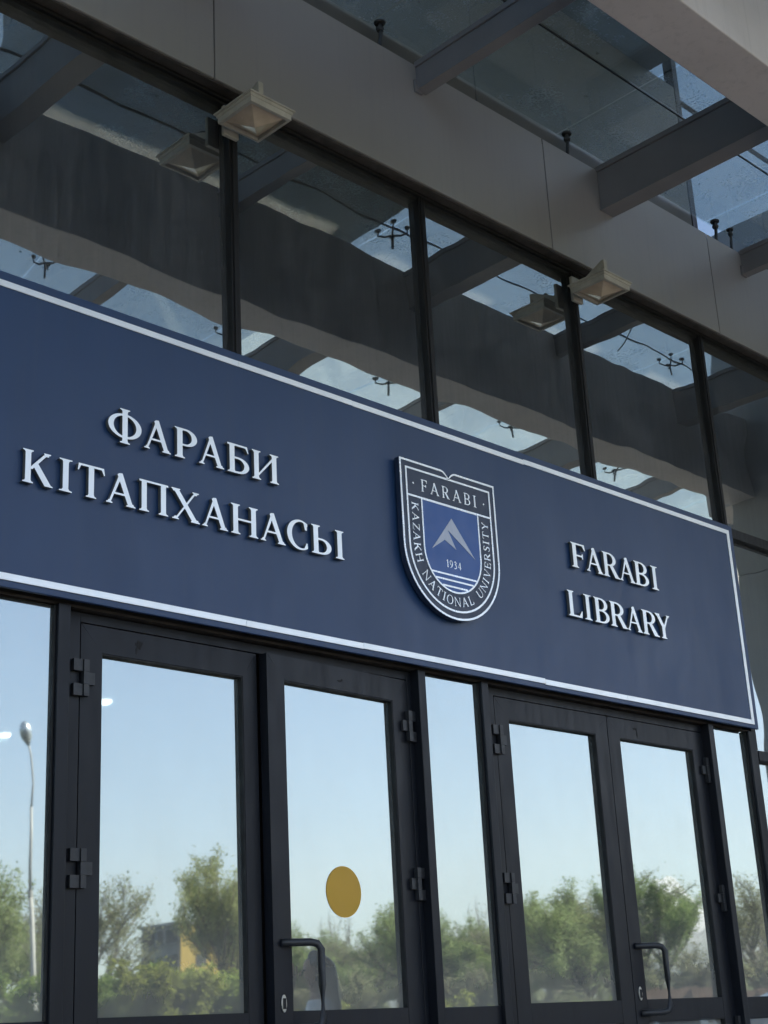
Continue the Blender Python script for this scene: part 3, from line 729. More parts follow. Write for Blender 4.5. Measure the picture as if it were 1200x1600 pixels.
rows = [('ФАРАБИ', 4.008, .142, [(3.338, 3.510), (3.524, 3.667), (3.688, 3.812), (3.823, 3.965), (3.985, 4.112), (4.130, 4.291)]),
        ('КІТАПХАНАСЫ', 3.716, .142, [(2.933, 3.074), (3.103, 3.165), (3.191, 3.325), (3.332, 3.481), (3.500, 3.652), (3.669, 3.824), (3.837, 3.982), (4.000, 4.158), (4.172, 4.322), (4.333, 4.460), (4.485, 4.694)]),
        ('FARABI', 4.016, .148, [(6.480, 6.610), (6.614, 6.768), (6.772, 6.930), (6.928, 7.080), (7.080, 7.220), (7.248, 7.318)]),
        ('LIBRARY', 3.718, .148, [(6.407, 6.532), (6.552, 6.620), (6.645, 6.782), (6.793, 6.955), (6.950, 7.098), (7.104, 7.268), (7.240, 7.390)])]
for txt, zb, cap, xs in rows:
    for ch, (a, b) in zip(txt, xs): letter(ch, a, b, zb, cap)
# crest: thick dark plate on spacers, outlines, field, peak, waves and small lettering
CX, CZ = 5.4545, 3.897; CY = SY - .042
def shield(hw, ztop, book=False, cz=CZ, n=28):
    p = [(-hw, ztop)]
    p += [(-hw * math.cos(math.pi * i / n), cz - hw * math.sin(math.pi * i / n)) for i in range(n + 1)]
    p += [(hw, ztop)]
    if book:
        p += [(.055 + .0, ztop)] + [(.055 * (1 - i / 6), ztop - .037 * (i / 6) ** 1.8) for i in range(1, 7)] + [(-.055 * (i / 6), ztop - .037 * (1 - i / 6) ** 1.8) for i in range(1, 6)] + [(-.055, ztop)]
    return p
def crest(name, loops, y0, depth, mat, parent):
    me = fill_mesh(name, loops, depth); me.materials.append(mat)
    o = bpy.data.objects.new(name, me); link(o, parent)
    o.location = (Vector((CX, y0, 0)) + SO) if parent is SG else (0, y0 - CY, 0)
    return o
plate = crest('crest', [shield(.3635, 4.342, True)], CY, .030, M['crest_dark'], SG)
plate['label'] = 'dark shield crest with white outlines and a blue field'
MB().box(-.16, -.12, .0305, .0415, 4.0, 4.2).box(.12, .16, .0305, .0415, 4.0, 4.2).box(-.05, .05, .0305, .0415, 3.65, 3.7).build('spacer', M['black'], plate)
def ring(o, i, name='outline'): return crest(name, [o, i], CY - .0035, .0032, M['white'], plate)
M['white'] = surf('crest_white', (.85, .88, .89), .3, metal=.6, var=.03)
ring(shield(.3630, 4.3415, True), [(x * (.3525 / .3635), (z - .011) if z > 4.2 else (CZ + (z - CZ) * (.3525 / .3635))) for x, z in shield(.3635, 4.342, True)])
ring(shield(.3235, 4.302), shield(.3135, 4.292))
MB().box(-.313, .313, CY - .0035, CY - .0003, 4.143, 4.153).build('outline', M['white'], plate, loc=(0, -CY, 0))
ring(shield(.2185, 4.1425, cz=3.893), shield(.2095, 4.1412, cz=3.893))
crest('field', [shield(.2092, 4.1410, cz=3.893)], CY - .0020, .0017, M['crest_blue'], plate)
for za, zb in ((3.764, 3.773), (3.735, 3.744), (3.702, 3.711)):
    zc = (za + zb) / 2; hw = math.sqrt(.2085**2 - (3.893 - zc)**2)
    MB().box(-hw, hw, CY - .0034, CY - .0021, za, zb).build('wave_line', M['white'], plate, loc=(0, -CY, 0))
pk = [(5.458, 4.081), (5.296, 3.888), (5.396, 3.953), (5.480, 3.914), (5.424, 4.011), (5.624, 3.886)]
crest('peak', [[(x - CX, z) for x, z in pk]], CY - .0036, .0014, M['crest_grey'], plate)
for sx in (-1, 1):
    crest('dot', [[(sx * .270, 4.212), (sx * .270 + .006, 4.218), (sx * .270, 4.224), (sx * .270 - .006, 4.218)]], CY - .0035, .0030, M['white'], plate)
def small(ch, cx, cz, cap, ang=0.0, wide=1.0, T=.125, t=.060):
    lp, a, b = outline(ch, T, t); m_ = (a + b) / 2; ca, sa = math.cos(ang), math.sin(ang)
    L_ = []
    for q in lp:
        L_.append([(cx + (p[0] - m_) * cap * wide * ca - (p[1] - .5) * cap * sa, cz + (p[0] - m_) * cap * wide * sa + (p[1] - .5) * cap * ca) for p in q])
    return crest('crest_letter', L_, CY - .0035, .0014 if ch in '1934' else .0030, M['white'], plate)
def run_width(txt, cap, wide, gap): return sum((outline(c, .125, .060)[2] - outline(c, .125, .060)[1]) * cap * wide + gap for c in txt) - gap
cap, gap = .066, .024; x = -run_width('FARABI', cap, 1.0, gap) / 2
for ch in 'FARABI':
    _, a, b = outline(ch, .125, .060); wd = (b - a) * cap; small(ch, x + wd / 2, 4.219, cap); x += wd + gap
cap, gap = .040, .010; x = -run_width('1934', cap, 1.0, gap) / 2
for ch in '1934':
    _, a, b = outline(ch, .125, .060); wd = (b - a) * cap; small(ch, x + wd / 2, 3.828, cap); x += wd + gap
RB = .266; z_start, z_end = 4.118, 4.118
Ltot = (z_start - CZ) + math.pi * RB + (z_end - CZ)
txt = 'KAZAKH NATIONAL UNIVERSITY'; cap = .048
wds = [.030 if c == ' ' else (outline(c, .125, .060)[2] - outline(c, .125, .060)[1]) * cap for c in txt]
gap = (Ltot - sum(wds) - .012) / (len(txt) - 1); sdist = .006
for c, wd in zip(txt, wds):
    s_ = sdist + wd / 2
    if s_ < z_start - CZ: px, pz, an = -RB, z_start - s_, -math.pi / 2
    elif s_ < z_start - CZ + math.pi * RB:
        a = (s_ - (z_start - CZ)) / RB; px, pz, an = -RB * math.cos(a), CZ - RB * math.sin(a), -math.pi / 2 + a
    else: px, pz, an = RB, CZ + (s_ - (z_start - CZ) - math.pi * RB), math.pi / 2
    if c != ' ': small(c, px, pz, cap, an)
    sdist += wd + gap

# ------------------------------------------------------------------ what the glazing mirrors: the land opposite
def opp(az, d):
    """a spot opposite the facade: az degrees from straight out towards +x, d metres from a point 5 m inside the door line"""
    return (d * math.sin(rad(az)), 5 - d * math.cos(rad(az)))
def top_z(el, d): return EYE + d * math.tan(rad(el))
def make_tree(seed, h, spread, trunk_h, depth=4, leaf=.11, nleaf=9, upright=.35, bare=0.0, mat_l=None, mat_b=None):
    """returns (trunk mesh, crown mesh) of a branching tree of height h"""
    R = random.Random(seed); tb = MB(); tips = []
    def grow(p, dr, L, r, lev):
        n_ = 3; pts = [p]; d = dr.copy()
        for k in range(n_):
            d = (d + Vector((R.uniform(-.18, .18), R.uniform(-.18, .18), R.uniform(-.05, .12)))).normalized(); pts.append(pts[-1] + d * (L / n_))
        tb.tube(pts, [r * (1 - .45 * i / n_) for i in range(n_ + 1)], 6 if lev < 2 else 4 if lev < 3 else 3, caps=False)
        if lev >= depth - 2: tips.extend((q, lev) for q in pts[1:])
        if lev >= depth: return
        nb = R.choice((3, 4, 4)) if lev > 0 else R.choice((4, 5, 6))
        for b in range(nb):
            t = R.uniform(.35, 1.0) if lev > 0 else R.uniform(.55, 1.0); q = pts[0].lerp(pts[-1], t) if lev == 0 else pts[min(n_, 1 + int(t * n_ - .01))]
            a = R.uniform(0, 2 * math.pi); tilt = R.uniform(.45, 1.0) * spread
            nd = (d * math.cos(tilt) + (Vector((math.cos(a), math.sin(a), 0))) * math.sin(tilt)); nd.z += upright * R.uniform(.2, .8); nd.normalize()
            grow(q, nd, L * R.uniform(.55, .80), r * R.uniform(.42, .60), lev + 1)
    grow(Vector((0, 0, 0)), Vector((R.uniform(-.08, .08), R.uniform(-.08, .08), 1)).normalized(), trunk_h, h * .022, 0)
    zm = max(q.z for q, _ in tips); k = h / zm
    tb.v = [(x * k, y * k, z * k) for x, y, z in tb.v]
    T_ = tb.mesh('trunk', mat_b or M['bark'])
    rs = np.random.RandomState(seed); Q = np.array([tuple(q * k) for q, l_ in tips]); Q = Q[rs.rand(len(Q)) >= bare]
    Q = np.repeat(Q, nleaf, axis=0); N = len(Q)
    Q = Q + rs.normal(0, h * .018, (N, 3))
    u = rs.normal(size=(N, 3)); u /= np.linalg.norm(u, axis=1)[:, None]; v = rs.normal(size=(N, 3)); v -= (v * u).sum(1)[:, None] * u; v /= np.linalg.norm(v, axis=1)[:, None]
    sz = leaf * rs.uniform(.6, 1.3, (N, 1))
    V = np.stack([Q - u * sz, Q + v * sz * .55, Q + u * sz, Q - v * sz * .55], 1).reshape(-1, 3)
    me = bpy.data.meshes.new('crown'); me.vertices.add(4 * N); me.vertices.foreach_set('co', V.ravel())
    me.loops.add(4 * N); me.loops.foreach_set('vertex_index', np.arange(4 * N)); me.polygons.add(N)
    me.polygons.foreach_set('loop_start', np.arange(N) * 4); me.polygons.foreach_set('loop_total', np.full(N, 4)); me.update(calc_edges=True)
    me.materials.append(mat_l); return T_, me
KIND = {
 'broad':  make_tree(3, 8, .85, 2.4, 4, .058, 24, .42, .12, M['leaf_spring']),
 'airy':   make_tree(11, 6, 1.05, 1.7, 4, .045, 9, .22, .2, M['leaf_olive'], M['bark_grey']),
 'dense':  make_tree(29, 8, .9, 1.5, 4, .070, 34, .40, .05, M['leaf_green']),
 'slim':   make_tree(31, 9, .40, 4.2, 3, .07, 3, .9, .3, M['leaf_olive'], M['bark_grey']),
 'scrub':  make_tree(41, 3.4, 1.0, .5, 4, .040, 6, .5, .3, M['leaf_olive'], M['bark']),
 'bush':   make_tree(53, 2.6, 1.0, .35, 4, .034, 26, .55, .1, M['leaf_bush']),
}
KH = {'broad': 8, 'airy': 6, 'dense': 8, 'slim': 9, 'scrub': 3.4, 'bush': 2.6}
nm = {'broad': 'broadleaf_tree', 'airy': 'sparse_tree', 'dense': 'round_tree', 'slim': 'poplar_tree', 'scrub': 'scrub_bush', 'bush': 'leafy_bush'}
R2 = random.Random(77)
def plant(kind, az, d, el=None, h=None, wide=1.0, label=None, group=None):
    x, y = opp(az, d); h = h or top_z(el, d); k = h / KH[kind]
    r = empty(nm[kind], (x, y, -.02), R2.uniform(0, 6.28)); r.scale = (k * wide, k * wide, k)
    for n_, me in zip(('trunk', 'crown'), KIND[kind]):
        o = bpy.data.objects.new(n_, me); link(o, r)
    tag(r, label, 'bush' if kind in ('scrub', 'bush') else 'tree', group); return r
plant('broad', 30.6, 44, 7.3, label='spring green tree mirrored behind the curved lamp post')
plant('airy', 32.7, 50, 5.6, label='thin twiggy tree mirrored just beside the lamp post')
plant('airy', 34.4, 38, 6.1, wide=.8, label='small wispy tree mirrored left of the yellow sided block')
plant('broad', 39.7, 52, 7.1, wide=.72, label='tall spring green tree mirrored right of the yellow sided block')
plant('dense', 42.5, 60, 5.2, label='full green tree standing between the tall spring tree and the belt')
GT = 'belt of young trees opposite the doors'
for az, d, el, kd, wd in ((44.6, 62, 4.8, 'airy', 1.1), (46.3, 66, 4.2, 'broad', 1.0), (47.6, 62, 3.5, 'dense', 1.0), (48.6, 70, 3.6, 'broad', 1.1), (49.8, 64, 3.7, 'airy', 1.1),
                      (50.7, 60, 4.3, 'broad', 1.0), (51.7, 64, 4.7, 'airy', 1.2), (52.4, 58, 5.2, 'broad', .95), (53.2, 62, 5.5, 'airy', 1.1), (51.2, 74, 4.3, 'dense', 1.0),
                      (44.0, 82, 4.0, 'broad', 1.2), (45.5, 85, 3.9, 'airy', 1.3), (47.0, 84, 3.5, 'broad', 1.2), (48.2, 86, 3.2, 'airy', 1.3), (49.4, 83, 3.3, 'broad', 1.2), (50.4, 86, 3.6, 'airy', 1.3), (52.0, 84, 4.2, 'broad', 1.2), (53.6, 80, 4.6, 'airy', 1.2)):
    plant(kd, az, d, el, wide=wd, label={'broad': 'leafy spring green tree in the mirrored belt opposite the doors', 'airy': 'half bare twiggy tree in the mirrored belt opposite the doors', 'dense': 'thick crowned darker tree in the mirrored belt opposite the doors'}[kd], group=GT)
for az, el in ((48.15, 4.5), (48.45, 4.75), (49.1, 4.6), (50.15, 4.4)):
    plant('slim', az, 72, el, wide=.8, label='thin upright poplar mirrored in the narrow middle pane', group='thin poplars above the tree belt')
plant('dense', 54.6, 60, 5.5, wide=.62, label='rounded bright green tree mirrored in the far right door leaf')
plant('airy', 58.8, 56, 5.0, wide=.8, label='sparse grey green tree mirrored in the right side pane')
plant('airy', 60.4, 60, 4.6, wide=.9, label='sparse tree beyond the right side pane, next to the scrub')
for i, az in enumerate((33.2, 34.7, 36.0, 37.3, 38.3, 39.3, 40.6, 42.0)):
    plant('bush', az, 27 + R2.uniform(-3, 4), h=2.65 + R2.uniform(-.3, .35), wide=R2.uniform(1.0, 1.3), label='yellow green bush in the row mirrored low in the left doors', group='bushes opposite the left doors')
for i in range(11):
    az = 43.2 + 1.18 * i + R2.uniform(-.3, .3)
    plant('bush' if i % 3 else 'scrub', az, 30 + R2.uniform(-4, 8), h=1.95 + R2.uniform(-.25, .3), wide=R2.uniform(.9, 1.2), label='low yellow green bush mirrored along the foot of the right doors' if i % 3 else 'low twiggy bush mirrored between the yellow green ones at the right doors', group='bushes opposite the right doors')
for i in range(18):
    az = 44 + .98 * i + R2.uniform(-.3, .3)
    plant('scrub', az, 52 + R2.uniform(-4, 6), h=3.3 + R2.uniform(-.6, .9), wide=R2.uniform(.8, 1.1), label='brown leafless scrub in the thicket below the mirrored trees', group='brown scrub thicket')
for i in range(14):
    az = 28.5 + 1.1 * i + R2.uniform(-.3, .3)
    plant('scrub', az, 46 + R2.uniform(-4, 6), h=2.8 + R2.uniform(-.5, .8), wide=R2.uniform(.9, 1.2), label='olive scrub bush behind the yellow green row', group='olive scrub behind the left bushes')
# far woodland that reads as one mass
rs = np.random.RandomState(4); N = 26000
az_ = rs.uniform(rad(18), rad(80), N); dd = rs.uniform(105, 150, N); lump = 3.2 + 1.5 * np.sin(az_ * 57) + 1.2 * np.sin(az_ * 131 + 1) + .8 * np.sin(az_ * 311)
P_ = np.stack([dd * np.sin(az_), 5 - dd * np.cos(az_), rs.uniform(0, 1, N) ** .7 * np.clip(lump + 1.0, 1.5, 6)], 1)
u = rs.normal(size=(N, 3)); u /= np.linalg.norm(u, axis=1)[:, None]; v = np.cross(u, rs.normal(size=(N, 3))); v /= np.linalg.norm(v, axis=1)[:, None]
V = np.stack([P_ - u * .35, P_ + v * .25, P_ + u * .35, P_ - v * .25], 1).reshape(-1, 3)
me = bpy.data.meshes.new('far_woodland'); me.from_pydata(V.tolist(), [], np.arange(4 * N).reshape(-1, 4).tolist()); me.materials.append(M['leaf_olive'])
tag(link(bpy.data.objects.new('far_woodland', me)), 'far olive woodland behind the mirrored trees', 'woodland', kind='stuff')

# street lamp
LPX, LPY = opp(31.92, 28)
lp = empty('street_lamp', (LPX, LPY, 0), rad(31.7)); tag(lp, 'slender pale street lamp with a tear shaped head on a stepped pole', 'street lamp')
M['pole'] = surf('pole_paint', (.42, .40, .37), .55, var=.12, scale=6)
M['lamp_head'] = surf('lamp_head_metal', (.50, .52, .54), .3, metal=.7)
MB().tube([(.0, 0, 0), (-.01, 0, 1.6), (-.03, 0, 2.6), (-.14, 0, 4.28)], [.054, .05, .046, .042], 12).build('lower_pole', M['pole'], lp, smooth=True)
MB().tube([(-.14, 0, 4.27), (-.142, 0, 4.36)], .050, 12).build('collar', M['pole'], lp)
MB().tube([(-.142, 0, 4.36), (-.155, 0, 5.2), (-.15, 0, 5.85)], [.033, .030, .028], 10).build('upper_pole', M['pole'], lp, smooth=True)
MB().tube([(-.15, 0, 5.85), (-.12, 0, 6.3), (-.17, 0, 6.8), (-.22, .0, 7.02)], [.020, .018, .017, .016], 8).build('arm', M['pole'], lp, smooth=True)
hd = MB(); hd.lathe([(.02, 0), (.05, .06), (.10, .17), (.115, .28), (.09, .38), (.04, .44), (.005, .455)], 16)
ho = hd.build('lamp_head', M['lamp_head'], lp, loc=(-.22, 0, 7.0), smooth=True); ho.rotation_euler = (rad(-12), rad(-14), 0)

# block of flats with a yellow flank
BD = 190; bx, by = opp(37.45, BD); bh = top_z(4.5, BD)
fb = empty('apartment_block', (bx, by, 0)); tag(fb, 'grey concrete block with a yellow flank behind the mirrored trees', 'building')
M['conc'] = surf('grey_concrete', (.20, .20, .21), .9, var=.15, scale=.4); M['yellow'] = surf('yellow_render', (.42, .28, .07), .9, var=.1, scale=.3); M['dark_open'] = surf('dark_opening', (.03, .03, .035), .6)
rv = Vector((math.cos(rad(37.45)), math.sin(rad(37.45)), 0)); fv = Vector((math.sin(rad(37.45)), -math.cos(rad(37.45)), 0)); th = rad(55)
ey = -rv * math.cos(th) + fv * math.sin(th)            # along the grey face, away from the near corner
fb.rotation_euler = (0, 0, math.atan2(ey.y, ey.x))
MB().box(.15, 9, .15, 11, 0, bh).build('wall', M['conc'], fb)
MB().box(0, .14, 0, 11, 0, bh).build('yellow_wall', M['yellow'], fb)
MB().box(-.2, 9.2, -.2, 11.2, bh + .002, bh + .35).build('roof', M['conc'], fb)
for k in range(5):
    z0 = bh - 3.0 * (k + 1) + .9
    for x0, x1 in ((.9, 3.6), (4.3, 5.6), (6.2, 8.6)):
        wo_ = MB().box(x0, x1, .10, .149, z0, z0 + 1.6).build('window', M['dark_open'], fb)
        MB().box(x0 - .1, x1 + .1, -.05, .099, z0 - .25, z0 - .05).build('sill', M['conc'], wo_)
    for y0 in (2.2, 6.4):
        MB().box(-.05, -.003, y0, y0 + 1.6, z0, z0 + 1.5).build('window', M['dark_open'], fb)

# brown board fence and cars at the edge of the car park
M['fence'] = surf('brown_boards', (.13, .075, .05), .85, var=.25, scale=5)
fa, fbz = Vector((*opp(53.6, 40), 0)), Vector((*opp(64, 46), 0))
fr = empty('board_fence', fa, math.atan2((fbz - fa).y, (fbz - fa).x)); tag(fr, 'long brown board fence mirrored behind the parked cars', 'fence')
L_ = (fbz - fa).length; x = 0.0; rf = random.Random(9)
while x < L_:
    MB().box(x, x + .145, -.012, .012, .05, 2.35 + rf.uniform(-.04, .04)).build('board', M['fence'], fr); x += .152
for i in range(int(L_ / 2) + 1):
    MB().box(2 * i - .05, 2 * i + .05, .013, .11, 0, 2.3).build('post', M['fence'], fr)
for z in (.5, 1.9):
    MB().box(0, L_, .0135, .05, z, z + .1).build('rail', M['fence'], fr)
M['car_grey'] = surf('car_grey_green', (.22, .27, .27), .28, metal=.3, var=.03, coat=.6, rvar=.02)
M['car_silver'] = surf('car_silver', (.42, .43, .42), .28, metal=.4, var=.03, coat=.6, rvar=.02)
M['car_glass'] = surf('car_glass', (.02, .025, .03), .08, var=.05, rvar=.02)
M['tyre'] = surf('tyre', (.02, .02, .02), .85); M['rim'] = surf('rim', (.5, .5, .5), .35, metal=.8); M['red'] = surf('tail_red', (.35, .02, .02), .3); M['head'] = surf('head_clear', (.7, .72, .72), .2)
def car(name, az, d, yaw, paint, label, H=1.86):
    r = empty(name, (*opp(az, d), .01), yaw); tag(r, label, 'car', 'cars parked opposite the doors')
    k = H / 1.86; Lh, Wd = 2.3, .92
    side = [(-2.3, .42), (-2.34, .75), (-2.28, 1.02), (-1.30, 1.14), (-.55, 1.72), (-.2, 1.84), (1.2, 1.86), (1.9, 1.78), (2.22, 1.15), (2.32, .9), (2.3, .42)]
    b = MB(); n_ = len(side)
    def sec(w_, shrink): return [(x_, w_ * (1 - shrink * max(0, (z_ - 1.1) / .8)), z_ * k) for x_, z_ in side]
    ws = [(-1, 1.0), (-.93, 1.0), (.93, 1.0), (1, 1.0)]
    Lf = sec(-Wd, .20); Rt = sec(Wd, .20)
    b.poly(Lf + Rt, [tuple(range(n_)), tuple(reversed(range(n_, 2 * n_)))] + [(i, i + n_, (i + 1) % n_ + n_, (i + 1) % n_) for i in range(n_)])
    body = b.build('body', paint, r, bevel=.06)
    def wy(z_): return Wd * (1 - .20 * max(0, (z_ - 1.1) / .8)) + .004
    for s_ in (-1, 1):
        for q in ([(-1.02, 1.17), (-.48, 1.66), (.25, 1.72), (.25, 1.17)], [(.33, 1.17), (.33, 1.72), (1.25, 1.73), (1.25, 1.17)], [(1.33, 1.17), (1.33, 1.72), (1.78, 1.68), (2.05, 1.17)]):
            g = MB(); o_ = [(x_, s_ * wy(z_), z_ * k) for x_, z_ in q]; i_ = [(x_, s_ * (wy(z_) - .02), z_ * k) for x_, z_ in q]
            g.poly(o_ + i_, [(0, 1, 2, 3), (7, 6, 5, 4)] + [(i, (i + 1) % 4, (i + 1) % 4 + 4, i + 4) for i in range(4)]); g.build('side_window', M['car_glass'], r)
        MB().box(-1.0, -.82, min(s_ * .95, s_ * 1.10), max(s_ * .95, s_ * 1.10), 1.12 * k, 1.26 * k).build('mirror', paint, r, bevel=.02)
        MB().box(-2.36, -2.25, min(s_ * .5, s_ * .86), max(s_ * .5, s_ * .86), .78 * k, .95 * k).build('headlight', M['head'], r, bevel=.02)
        MB().box(2.24, 2.36, min(s_ * .6, s_ * .88), max(s_ * .6, s_ * .88), .85 * k, 1.12 * k).build('tail_light', M['red'], r, bevel=.02)
        for x_ in (-1.42, 1.40):
            y0 = s_ * .84
            wh = MB().tube([(x_, y0 - .11, .35), (x_, y0 + .11, .35)], .35, 24).build('wheel', M['tyre'], r, bevel=.02)
            MB().tube([(x_, y0 + s_ * .095, .35), (x_, y0 + s_ * .115, .35)], .22, 18).build('rim', M['rim'], wh)
    for q in ([(-1.24, 1.19), (-.60, 1.70)], [(1.93, 1.72), (2.19, 1.2)]):
        (xa, za), (xb, zb_) = q; off = -.012 if xa < 0 else .012
        wa, wb = wy(za) * .86, wy(zb_) * .86
        MB().poly([(xa + off, -wa, za * k + .012), (xa + off, wa, za * k + .012), (xb + off, wb, zb_ * k + .012), (xb + off, -wb, zb_ * k + .012)], [(0, 1, 2, 3)]).build('windscreen', M['car_glass'], r)
    return r
car('parked_car', 60.5, 17.5, rad(15), M['car_grey'], 'grey green parked car mirrored in the right side pane')
car('parked_car', 52.2, 19.5, rad(80), M['car_silver'], 'silver parked car mirrored low in the third door leaf', H=1.80)

# snowy mountains far to the south
naz, nr = 420, 60
A2 = np.linspace(rad(10), rad(85), naz); RR = np.linspace(7000, 17000, nr)
rs = np.random.RandomState(12)
def fbm(x, y, oct_=6):
    tot = 0; amp = 1
    for o_ in range(oct_):
        f_ = 2 ** o_; ph = rs.uniform(0, 6.28, 6)
        tot = tot + amp * (1 - abs(np.sin(x * f_ * 1.0 + ph[0] + 1.3 * np.sin(y * f_ * .7 + ph[1]))) * 1.0 - .5 * abs(np.sin(y * f_ * 1.1 + ph[2] + np.sin(x * f_ + ph[3])))) ; amp *= .5
    return tot
AA, RG = np.meshgrid(A2, RR)
ridge = fbm(AA * 15, RG / 2400, 6); ridge = (ridge - ridge.min()) / (ridge.max() - ridge.min())
env = np.clip((RG - 7000) / 7500, 0, 1) ** 1.3
hgt = (940 + 430 * np.clip((np.degrees(AA) - 53.0) / 2.0, -1.0, 1)) * env * (.42 + .72 * ridge) * np.where(RG > 16000, .6, 1)
Vm = np.stack([RG * np.sin(AA), 5 - RG * np.cos(AA), hgt - 5], -1).reshape(-1, 3)
Fm = [(i * naz + j, i * naz + j + 1, (i + 1) * naz + j + 1, (i + 1) * naz + j) for i in range(nr - 1) for j in range(naz - 1)]
me = bpy.data.meshes.new('mountains'); me.from_pydata(Vm.tolist(), [], Fm)
m_, n_, l_, o_ = newmat('mountain_snow')
b_ = n_.new('ShaderNodeBsdfPrincipled'); b_.inputs['Roughness'].default_value = .9; l_.new(b_.outputs[0], o_.inputs[0])
gz = n_.new('ShaderNodeNewGeometry'); sx_ = n_.new('ShaderNodeSeparateXYZ'); l_.new(gz.outputs['Position'], sx_.inputs[0])
nz = noise(n_, l_, coords(n_, l_), .0016, 8, .65)
ma = n_.new('ShaderNodeMath'); ma.operation = 'MULTIPLY_ADD'; l_.new(nz, ma.inputs[0]); ma.inputs[1].default_value = 900; l_.new(sx_.outputs[2], ma.inputs[2])
mr_ = n_.new('ShaderNodeMapRange'); l_.new(ma.outputs[0], mr_.inputs[0]); mr_.inputs[1].default_value = 800; mr_.inputs[2].default_value = 1500
l_.new(ramp(n_, l_, mr_.outputs[0], [(0, (.10, .12, .11)), (.5, (.22, .22, .22)), (.85, (.50, .49, .50))]), b_.inputs['Base Color'])
me.materials.append(m_); tag(link(bpy.data.objects.new('mountains', me)), 'snowy mountain range on the hazy skyline', kind='structure')

# ------------------------------------------------------------------ a passer-by on the steps
M['skin'] = surf('skin', (.42, .26, .19), .55, var=.05); M['shirt'] = surf('white_shirt', (.72, .74, .78), .8, var=.04, scale=9, bump=.004, bscale=14)
M['trousers'] = surf('dark_trousers', (.035, .04, .055), .8); M['hair'] = surf('dark_hair', (.012, .010, .010), .45, var=.3, scale=30, stretch=(8, 8, .6)); M['shoe'] = surf('shoe', (.5, .5, .48), .6)
def skin_mesh(name, verts, edges, mat, root=0, sub=2):
    me_ = bpy.data.meshes.new(name); me_.from_pydata([v[:3] for v in verts], edges, [])
    ob = bpy.data.objects.new(name, me_); C.objects.link(ob)
    md = ob.modifiers.new('skin', 'SKIN'); md.use_smooth_shade = True
    for i, v in enumerate(verts):
        sv_ = me_.skin_vertices[0].data[i]; rr = v[3] if hasattr(v[3], '__len__') else (v[3], v[3]); sv_.radius = rr; sv_.use_root = (i == root)
    ss = ob.modifiers.new('sub', 'SUBSURF'); ss.levels = sub; ss.render_levels = sub
    dg = bpy.context.evaluated_depsgraph_get(); nm_ = bpy.data.meshes.new_from_object(ob.evaluated_get(dg)); nm_.name = name
    bpy.data.objects.remove(ob, do_unlink=True); nm_.materials.clear(); nm_.materials.append(mat); nm_.shade_smooth()
    return nm_
# facing -y in local space, right arm raised towards the face
V = [(0, 0, .88, (.15, .11)), (0, .0, 1.05, (.115, .085)), (0, 0, 1.22, (.135, .09)), (0, .01, 1.33, (.07, .06)), (0, .0, 1.40, (.047, .047)), (0, -.012, 1.455, (.070, .080)), (0, -.012, 1.53, (.074, .088)), (0, -.004, 1.585, (.05, .06)),
     (-.155, .01, 1.29, .052), (-.25, -.03, 1.06, .042), (-.145, -.20, 1.27, .034), (-.115, -.175, 1.40, .024), (-.11, -.165, 1.44, (.032, .016)),
     (.155, .01, 1.29, .052), (.22, .03, 1.04, .042), (.24, -.04, .82, .032), (.24, -.06, .75, (.018, .032)),
     (-.09, 0, .80, .088), (-.10, -.05, .46, .060), (-.10, .02, .09, .040), (-.10, -.11, .035, (.038, .03)),
     (.09, 0, .80, .088), (.10, .0, .46, .060), (.10, .06, .09, .040), (.10, -.06, .035, (.038, .03))]
Ed = [(0, 1), (1, 2), (2, 3), (3, 4), (4, 5), (5, 6), (6, 7), (2, 8), (8, 9), (9, 10), (10, 11), (11, 12), (2, 13), (13, 14), (14, 15), (15, 16), (0, 17), (17, 18), (18, 19), (19, 20), (0, 21), (21, 22), (22, 23), (23, 24)]
for hb, sgn, up_ in ((12, -1, 1), (16, 1, -1)):
    bx_, by_, bz_ = V[hb][:3]
    for k, (ox, oy, ln) in enumerate(((0, -.026, .070), (0, -.009, .082), (0, .009, .078), (0, .026, .062))):
        i = len(V); V.append((bx_ + ox, by_ + oy, bz_ + up_ * .03, .0085)); V.append((bx_ + ox - sgn * .008, by_ + oy * 1.15, bz_ + up_ * (.03 + ln * .55), .008)); V.append((bx_ + ox - sgn * .026, by_ + oy * 1.15, bz_ + up_ * (.03 + ln), .0065))
        Ed += [(hb, i), (i, i + 1), (i + 1, i + 2)]
    i = len(V); V.append((bx_ - sgn * .02, by_ - .035, bz_ - up_ * .005, .0095)); V.append((bx_ - sgn * .035, by_ - .055, bz_ + up_ * .03, .008)); Ed += [(hb, i), (i, i + 1)]
pw = empty('person', (6.36, -1.63, .45), rad(-48)); tag(pw, 'person in a white shirt with long dark hair, one hand raised', 'person')
bd = bpy.data.objects.new('body', skin_mesh('body', V, Ed, M['skin'])); link(bd, pw)
def child(nm_, V_, E_, mat): o = bpy.data.objects.new(nm_, skin_mesh(nm_, V_, E_, mat)); link(o, pw); return o
child('shirt', [(0, 0, .84, (.185, .14)), (0, 0, 1.04, (.145, .112)), (0, 0, 1.21, (.165, .118)), (0, .005, 1.335, (.085, .075)), (-.16, .01, 1.28, .068), (-.25, -.03, 1.06, .060), (-.165, -.165, 1.225, .048), (.16, .01, 1.28, .068), (.222, .03, 1.04, .058), (.238, -.02, .89, .048)],
      [(0, 1), (1, 2), (2, 3), (2, 4), (4, 5), (5, 6), (2, 7), (7, 8), (8, 9)], M['shirt'])
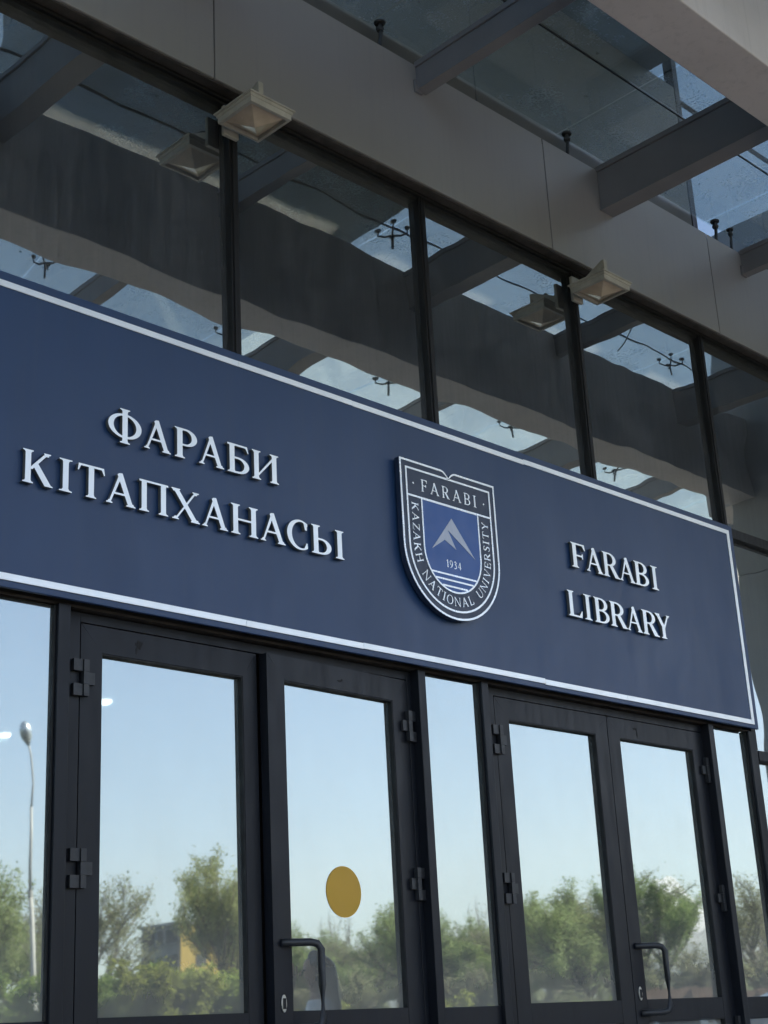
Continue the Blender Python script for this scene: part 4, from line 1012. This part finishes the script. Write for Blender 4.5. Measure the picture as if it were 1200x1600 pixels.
child('trousers', [(0, 0, .87, (.165, .125)), (-.09, 0, .78, .105), (-.10, -.05, .46, .085), (-.10, .02, .10, .075), (.09, 0, .78, .105), (.10, 0, .46, .085), (.10, .06, .10, .075)], [(0, 1), (1, 2), (2, 3), (0, 4), (4, 5), (5, 6)], M['trousers'])
child('hair', [(0, .030, 1.56, (.088, .080)), (0, .050, 1.47, (.092, .070)), (0, .075, 1.33, (.110, .058)), (0, .095, 1.18, (.115, .045)), (0, .10, 1.06, (.08, .03)), (-.055, -.03, 1.585, .040), (.055, -.03, 1.585, .040), (-.085, .0, 1.45, .030), (.085, .0, 1.45, .030)], [(0, 1), (1, 2), (2, 3), (3, 4), (0, 5), (0, 6), (1, 7), (1, 8)], M['hair'])
for sx_, sy_ in ((-.10, -.03), (.10, .01)):
    MB().poly([(sx_ + a * w_, sy_ + y_, z_) for a in (-1, 1) for w_, y_, z_ in ((.04, .10, .0), (.045, -.05, .0), (.035, -.15, .0), (.03, -.15, .03), (.04, -.05, .075), (.042, .10, .085))],
              [(0, 1, 2, 3, 4, 5), (11, 10, 9, 8, 7, 6)] + [(i, i + 6, (i + 1) % 6 + 6, (i + 1) % 6) for i in range(6)]).build('shoe', M['shoe'], pw, bevel=.012)
fc = MB(); fc.poly([(-.010, -.098, 1.475), (.010, -.098, 1.475), (0, -.118, 1.478), (0, -.096, 1.515)], [(0, 1, 2), (0, 2, 3), (1, 3, 2), (0, 3, 1)]); fc.build('nose', M['skin'], bd)
for s_ in (-1, 1):
    MB().lathe([(.003, -.006), (.010, -.003), (.010, .003), (.003, .006)], 10, (s_ * .030, -.088, 1.505)).build('eye', M['hair'], bd)
MB().box(-.022, .022, -.096, -.085, 1.438, 1.447).build('mouth', M['red'], bd, bevel=.003)

# ------------------------------------------------------------------ hazy spring air
HZ = MB().box(-19000, 19000, -19000, 19000, -7, 2600).build('haze', None); tag(HZ, kind='stuff')
mh, nh, lh, oh = newmat('haze_air')
pv = nh.new('ShaderNodeVolumePrincipled'); pv.inputs['Color'].default_value = (1, .95, .88, 1); pv.inputs['Density'].default_value = 3.4e-5; pv.inputs['Anisotropy'].default_value = .2
lh.new(pv.outputs[0], oh.inputs['Volume']); HZ.data.materials.append(mh)
